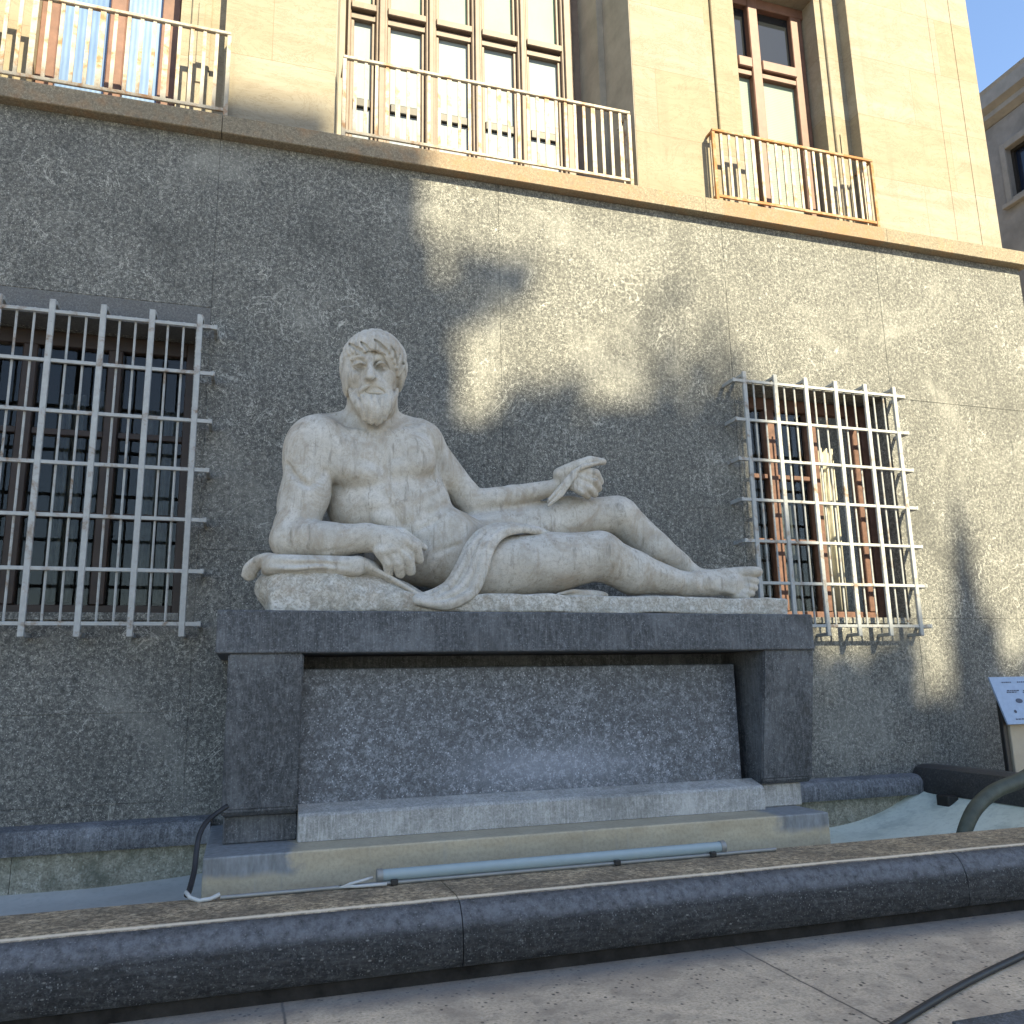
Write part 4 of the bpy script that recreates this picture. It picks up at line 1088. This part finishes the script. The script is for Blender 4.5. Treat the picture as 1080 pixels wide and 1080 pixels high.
# ------------------------------------------------------------------ information stand
sg = thing('information_stand', 'small lectern sign with tilted pale blue panel on a cream post by the wall', 'sign', (7.6, -.62, 0))
A0 = Vector((7.36, -.56, 1.60)); A1 = Vector((7.36, -.72, 1.13)); wx = Vector((.62, 0, 0)); nrm = (A1-A0).cross(wx).normalized()
if nrm.y > 0: nrm = -nrm
p = MB(); c8 = [A0, A0+wx, A1+wx, A1]
vs = [p.bm.verts.new(q_) for q_ in c8]+[p.bm.verts.new(q_-nrm*.018) for q_ in c8]
for f_ in ((0, 1, 2, 3), (7, 6, 5, 4), (0, 4, 5, 1), (1, 5, 6, 2), (2, 6, 7, 3), (3, 7, 4, 0)): p.bm.faces.new([vs[k] for k in f_])
pn = p.build('panel', M['sign_blue'], sg)
ink = MB()
def on(u, v): return A0+wx*u+(A1-A0)*v+nrm*.0025
def blot(u, v, ru, rv, n=14, hole=False):
    ring = [on(u+ru*math.cos(2*math.pi*k/n), v+rv*math.sin(2*math.pi*k/n)) for k in range(n)]
    ink.bm.faces.new([ink.bm.verts.new(q_) for q_ in ring])
for (u0, u1, v) in ((.22, .42, .12), (.55, .85, .12), (.26, .52, .30), (.24, .46, .335), (.60, .80, .31), (.58, .86, .345), (.60, .9, .62), (.62, .84, .66), (.2, .5, .90)):
    k = u0
    while k < u1:
        w_ = random.uniform(.02, .06)
        ink.bm.faces.new([ink.bm.verts.new(q_) for q_ in (on(k, v-.012), on(min(u1, k+w_), v-.012), on(min(u1, k+w_), v+.012), on(k, v+.012))]); k += w_+.012
blot(.43, .52, .075, .052); blot(.26, .74, .03, .035); blot(.55, .88, .075, .048); blot(.80, .50, .05, .03)
ink.build('lettering', M['sign_ink'], pn)
MB().box(7.42, 7.475, -.60, -.55, .001, 1.36, .006).build('post', M['darkmetal'], sg)
MB().box(7.485, 7.93, -.62, -.56, .001, 1.22, .006).build('support_plate', M['cream_post'], sg)

# ------------------------------------------------------------------ neighbouring building across the side street
nb = thing('neighbour_building', 'grey stone building in shade with heavy cornice, behind the palace corner under blue sky', 'building', (21, 12, 0))
X0 = 16.0
wbm = MB(); wins = []
ys = [4.15+3.3*k for k in range(-1, 8)]
for zz in (3.2, 7.7, 12.12):
    for y in ys: wins.append((y, y+1.18, zz, zz+(1.2 if zz > 12 else 1.9)))
wbm.box(X0+.25, 27, -1, 40, 0, 14.1)
# skin with openings
zc = sorted({0, 14.1} | {w[2] for w in wins} | {w[3] for w in wins}); rows_ = list(zip(zc[:-1], zc[1:]))
for z0_, z1_ in rows_:
    hit = [w for w in wins if w[2] <= z0_+1e-6 and w[3] >= z1_-1e-6]
    if not hit: wbm.box(X0, X0+.249, -1, 40, z0_, z1_)
    else:
        e = -1
        for w in sorted(hit): wbm.box(X0, X0+.249, e, w[0], z0_, z1_); e = w[1]
        wbm.box(X0, X0+.249, e, 40, z0_, z1_)
wbm.build('wall', M['grey_stone'], nb)
MB().prism([(X0-.02, 14.11), (X0-.18, 14.20), (X0-.18, 14.32), (X0-.34, 14.40), (X0-.34, 14.72), (X0-.38, 14.80), (X0+.6, 14.86), (X0+.6, 14.11)], 'y', -1.2, 40).build('cornice', M['grey_trim'], nb)
for w in wins:
    fr = MB(); a, b_, z0_, z1_ = w
    fr.box(X0-.05, X0+.24, a-.14, a-.002, z0_-.1, z1_+.16, .008); fr.box(X0-.05, X0+.24, b_+.002, b_+.14, z0_-.1, z1_+.16, .008)
    fr.box(X0-.055, X0+.24, a-.002, b_+.002, z1_+.002, z1_+.16, .008); fr.box(X0-.12, X0+.24, a-.22, b_+.22, z0_-.20, z0_-.102, .008)
    fr.box(X0-.04, X0+.24, a-.002, b_+.002, z0_-.10, z0_-.002, .005)
    o = fr.build('window', M['grey_trim'], nb)
    MB().box(X0+.19, X0+.24, a, b_, z0_, z1_).build('pane', M['glass_blue'], o)
    s_ = MB(); s_.box(X0+.12, X0+.19, a, a+.07, z0_, z1_); s_.box(X0+.12, X0+.19, b_-.07, b_, z0_, z1_); s_.box(X0+.12, X0+.19, a+.07, b_-.07, z1_-.07, z1_); s_.box(X0+.12, X0+.19, a+.07, b_-.07, z0_, z0_+.07); s_.box(X0+.12, X0+.19, (a+b_)/2-.035, (a+b_)/2+.035, z0_+.07, z1_-.07)
    s_.build('sash', M['darkmetal'], o)

# ------------------------------------------------------------------ sun, and the street front behind the camera that shades the wall
SAZ, SEL = rad(22), rad(38)
S = Vector((math.sin(SAZ)*math.cos(SEL), -math.cos(SAZ)*math.cos(SEL), math.sin(SEL)))
YB = -24.0; T = -YB/(-S.y); T = YB/S.y; DX, DZ = S.x*T, S.z*T
op = thing('unseen_opposite_building', 'tall pale rendered building across the street behind the viewer, roofline stepped to shape its shadow', 'building', (0, -30, 0))
steps = [(-4.6, -.45, 7.0), (-.45, .62, 7.35), (.62, 1.52, 6.95), (1.52, 1.66, 6.05), (1.66, 1.80, 5.6), (1.80, 1.90, 4.85), (1.90, 3.3, 4.18), (3.3, 5.12, 4.45), (5.12, 5.75, 2.2), (5.75, 10.2, 1.40)]  # unseen roofline, its steps shaped to the shadow edge on the wall
ob = MB()
for a, b_, z in steps: ob.box(a+DX, b_+DX, YB-11, YB, -.2, z+DZ)
ob.build('wall', M['opposite'], op)
for fl in range(6):
    for k in range(2, 6):
        x = k*3.2+.2; z = 1.5+fl*3.4
        w = MB().box(x, x+1.3, YB-.001, YB+.06, z, z+1.9, .02).build('window', M['grey_trim'], op)
        MB().box(x+.12, x+1.18, YB+.061, YB+.07, z+.12, z+1.78).build('pane', M['glass_dark'], w)
# unseen roof plants, shaped for the shade they throw
def tree(x, y, zc_, rx, rz, trunk_z, label, n, seed, leaf=.16, y_r=None, cone=0, lean=0, loose=False):
    rng = random.Random(seed)
    root = thing('unseen_shade_tree', label, 'tree', (x, y, trunk_z), 'unseen shade plants on the roof across the street')
    MB().tube([(x+lean, y, trunk_z), (x+lean*.6+.05, y, (trunk_z+zc_)/2), (x, y, zc_+rz*.5)], .12, 8, r_end=.04).build('trunk', M['bark'], root)
    b_ = bmesh.new(); ry = y_r or rx; cl = []
    for _ in range(max(6, n//(8 if loose else 45))):
        d = Vector((rng.gauss(0, 1), rng.gauss(0, 1), rng.gauss(0, 1))).normalized()*rng.uniform(.3, .9); cl.append(d)
    for _ in range(n):
        c_ = rng.choice(cl); p_ = c_+Vector((rng.gauss(0, .19), rng.gauss(0, .19), rng.gauss(0, .19)))
        k = 1.0 if not cone else max(.12, (1-p_.z)/2*1.2)
        ctr = Vector((x+p_.x*rx*k, y+p_.y*ry*k, zc_+p_.z*rz))
        u = Vector((rng.gauss(0, 1), rng.gauss(0, 1), rng.gauss(0, 1))).normalized(); v = u.orthogonal().normalized()
        s1 = leaf*rng.uniform(.6, 1.4)
        b_.faces.new([b_.verts.new(ctr+u*s1), b_.verts.new(ctr+v*s1*.5), b_.verts.new(ctr-u*s1), b_.verts.new(ctr-v*s1*.5)])
    q_ = MB(); q_.bm.free(); q_.bm = b_; q_.build('crown', M['leaf'], root)
def shade_tree(X, Z, rx, rz, base, label, n, seed, yb=YB-3, **kw):
    """a tree that throws its shade round wall point (X, Z)"""
    t = yb/S.y
    tree(X+S.x*t, yb, Z+S.z*t, rx, rz, base+S.z*t if base is not None else 0, label, n, seed, **kw)
shade_tree(2.12, 5.50, .54, .17, 5.2, 'unseen small leaning shade tree on the opposite roof terrace', 300, 1, leaf=.13, lean=-.5)
shade_tree(2.75, 4.30, .5, .14, 4.1, 'low spreading shrub on the opposite roof terrace', 300, 2, leaf=.1, loose=True)
shade_tree(4.1, 4.95, 1.15, .55, 4.3, 'unseen broad thin-leaved shade tree at the right end of the opposite roof terrace', 110, 3, leaf=.085, loose=True)
shade_tree(4.5, 4.52, .8, .22, 4.2, 'unseen dense low shade shrub in front of the broad roof terrace tree', 260, 11, leaf=.09, loose=True)
shade_tree(5.3, 2.3, .40, .9, 1.3, 'unseen bushy shade tree beside the step of the opposite roof', 500, 4)
shade_tree(7.80, 2.0, .46, 1.35, 1.2, 'narrow cypress on the lower opposite roof', 620, 5, cone=1, loose=True)
shade_tree(6.3, 1.35, .8, .25, 1.0, 'unseen wide low shade hedge on the lower opposite roof', 600, 6)
shade_tree(8.6, 1.35, .6, .3, 1.0, 'low bush at the far end of the lower opposite roof', 400, 7)

# ------------------------------------------------------------------ light, sky, camera
L = bpy.data.lights.new('sun', 'SUN'); L.energy = SUN_E; L.angle = rad(.55); L.color = (1.0, .875, .60)
lo = bpy.data.objects.new('sun', L); COL.objects.link(lo); lo.rotation_euler = S.to_track_quat('Z', 'Y').to_euler(); lo.location = (0, 0, 40)
w = bpy.data.worlds.new('World'); scene.world = w; w.use_nodes = True
bg = w.node_tree.nodes['Background']; sky = w.node_tree.nodes.new('ShaderNodeTexSky')
sky.sky_type = 'NISHITA'; sky.sun_disc = False; sky.sun_elevation = SEL; sky.sun_rotation = math.atan2(S.x, S.y)
sky.air_density = 1.0; sky.ozone_density = 2.0; sky.dust_density = .4
w.node_tree.links.new(sky.outputs[0], bg.inputs[0]); bg.inputs[1].default_value = SKY_E
cd = bpy.data.cameras.new('camera'); cam = bpy.data.objects.new('camera', cd); COL.objects.link(cam)
cam.matrix_world = Matrix(((CR[0], CU[0], -CF[0], EYE[0]), (CR[1], CU[1], -CF[1], EYE[1]), (CR[2], CU[2], -CF[2], EYE[2]), (0, 0, 0, 1)))
cd.lens = F_PX/1080*36; cd.sensor_width = 36; cd.clip_end = 2000; cd.clip_start = .05
scene.camera = cam
vs_ = scene.view_settings; vs_.view_transform = 'Standard'; vs_.look = 'None'; vs_.gamma = 1; vs_.exposure = EXPO
scene.render.resolution_x = scene.render.resolution_y = 1024
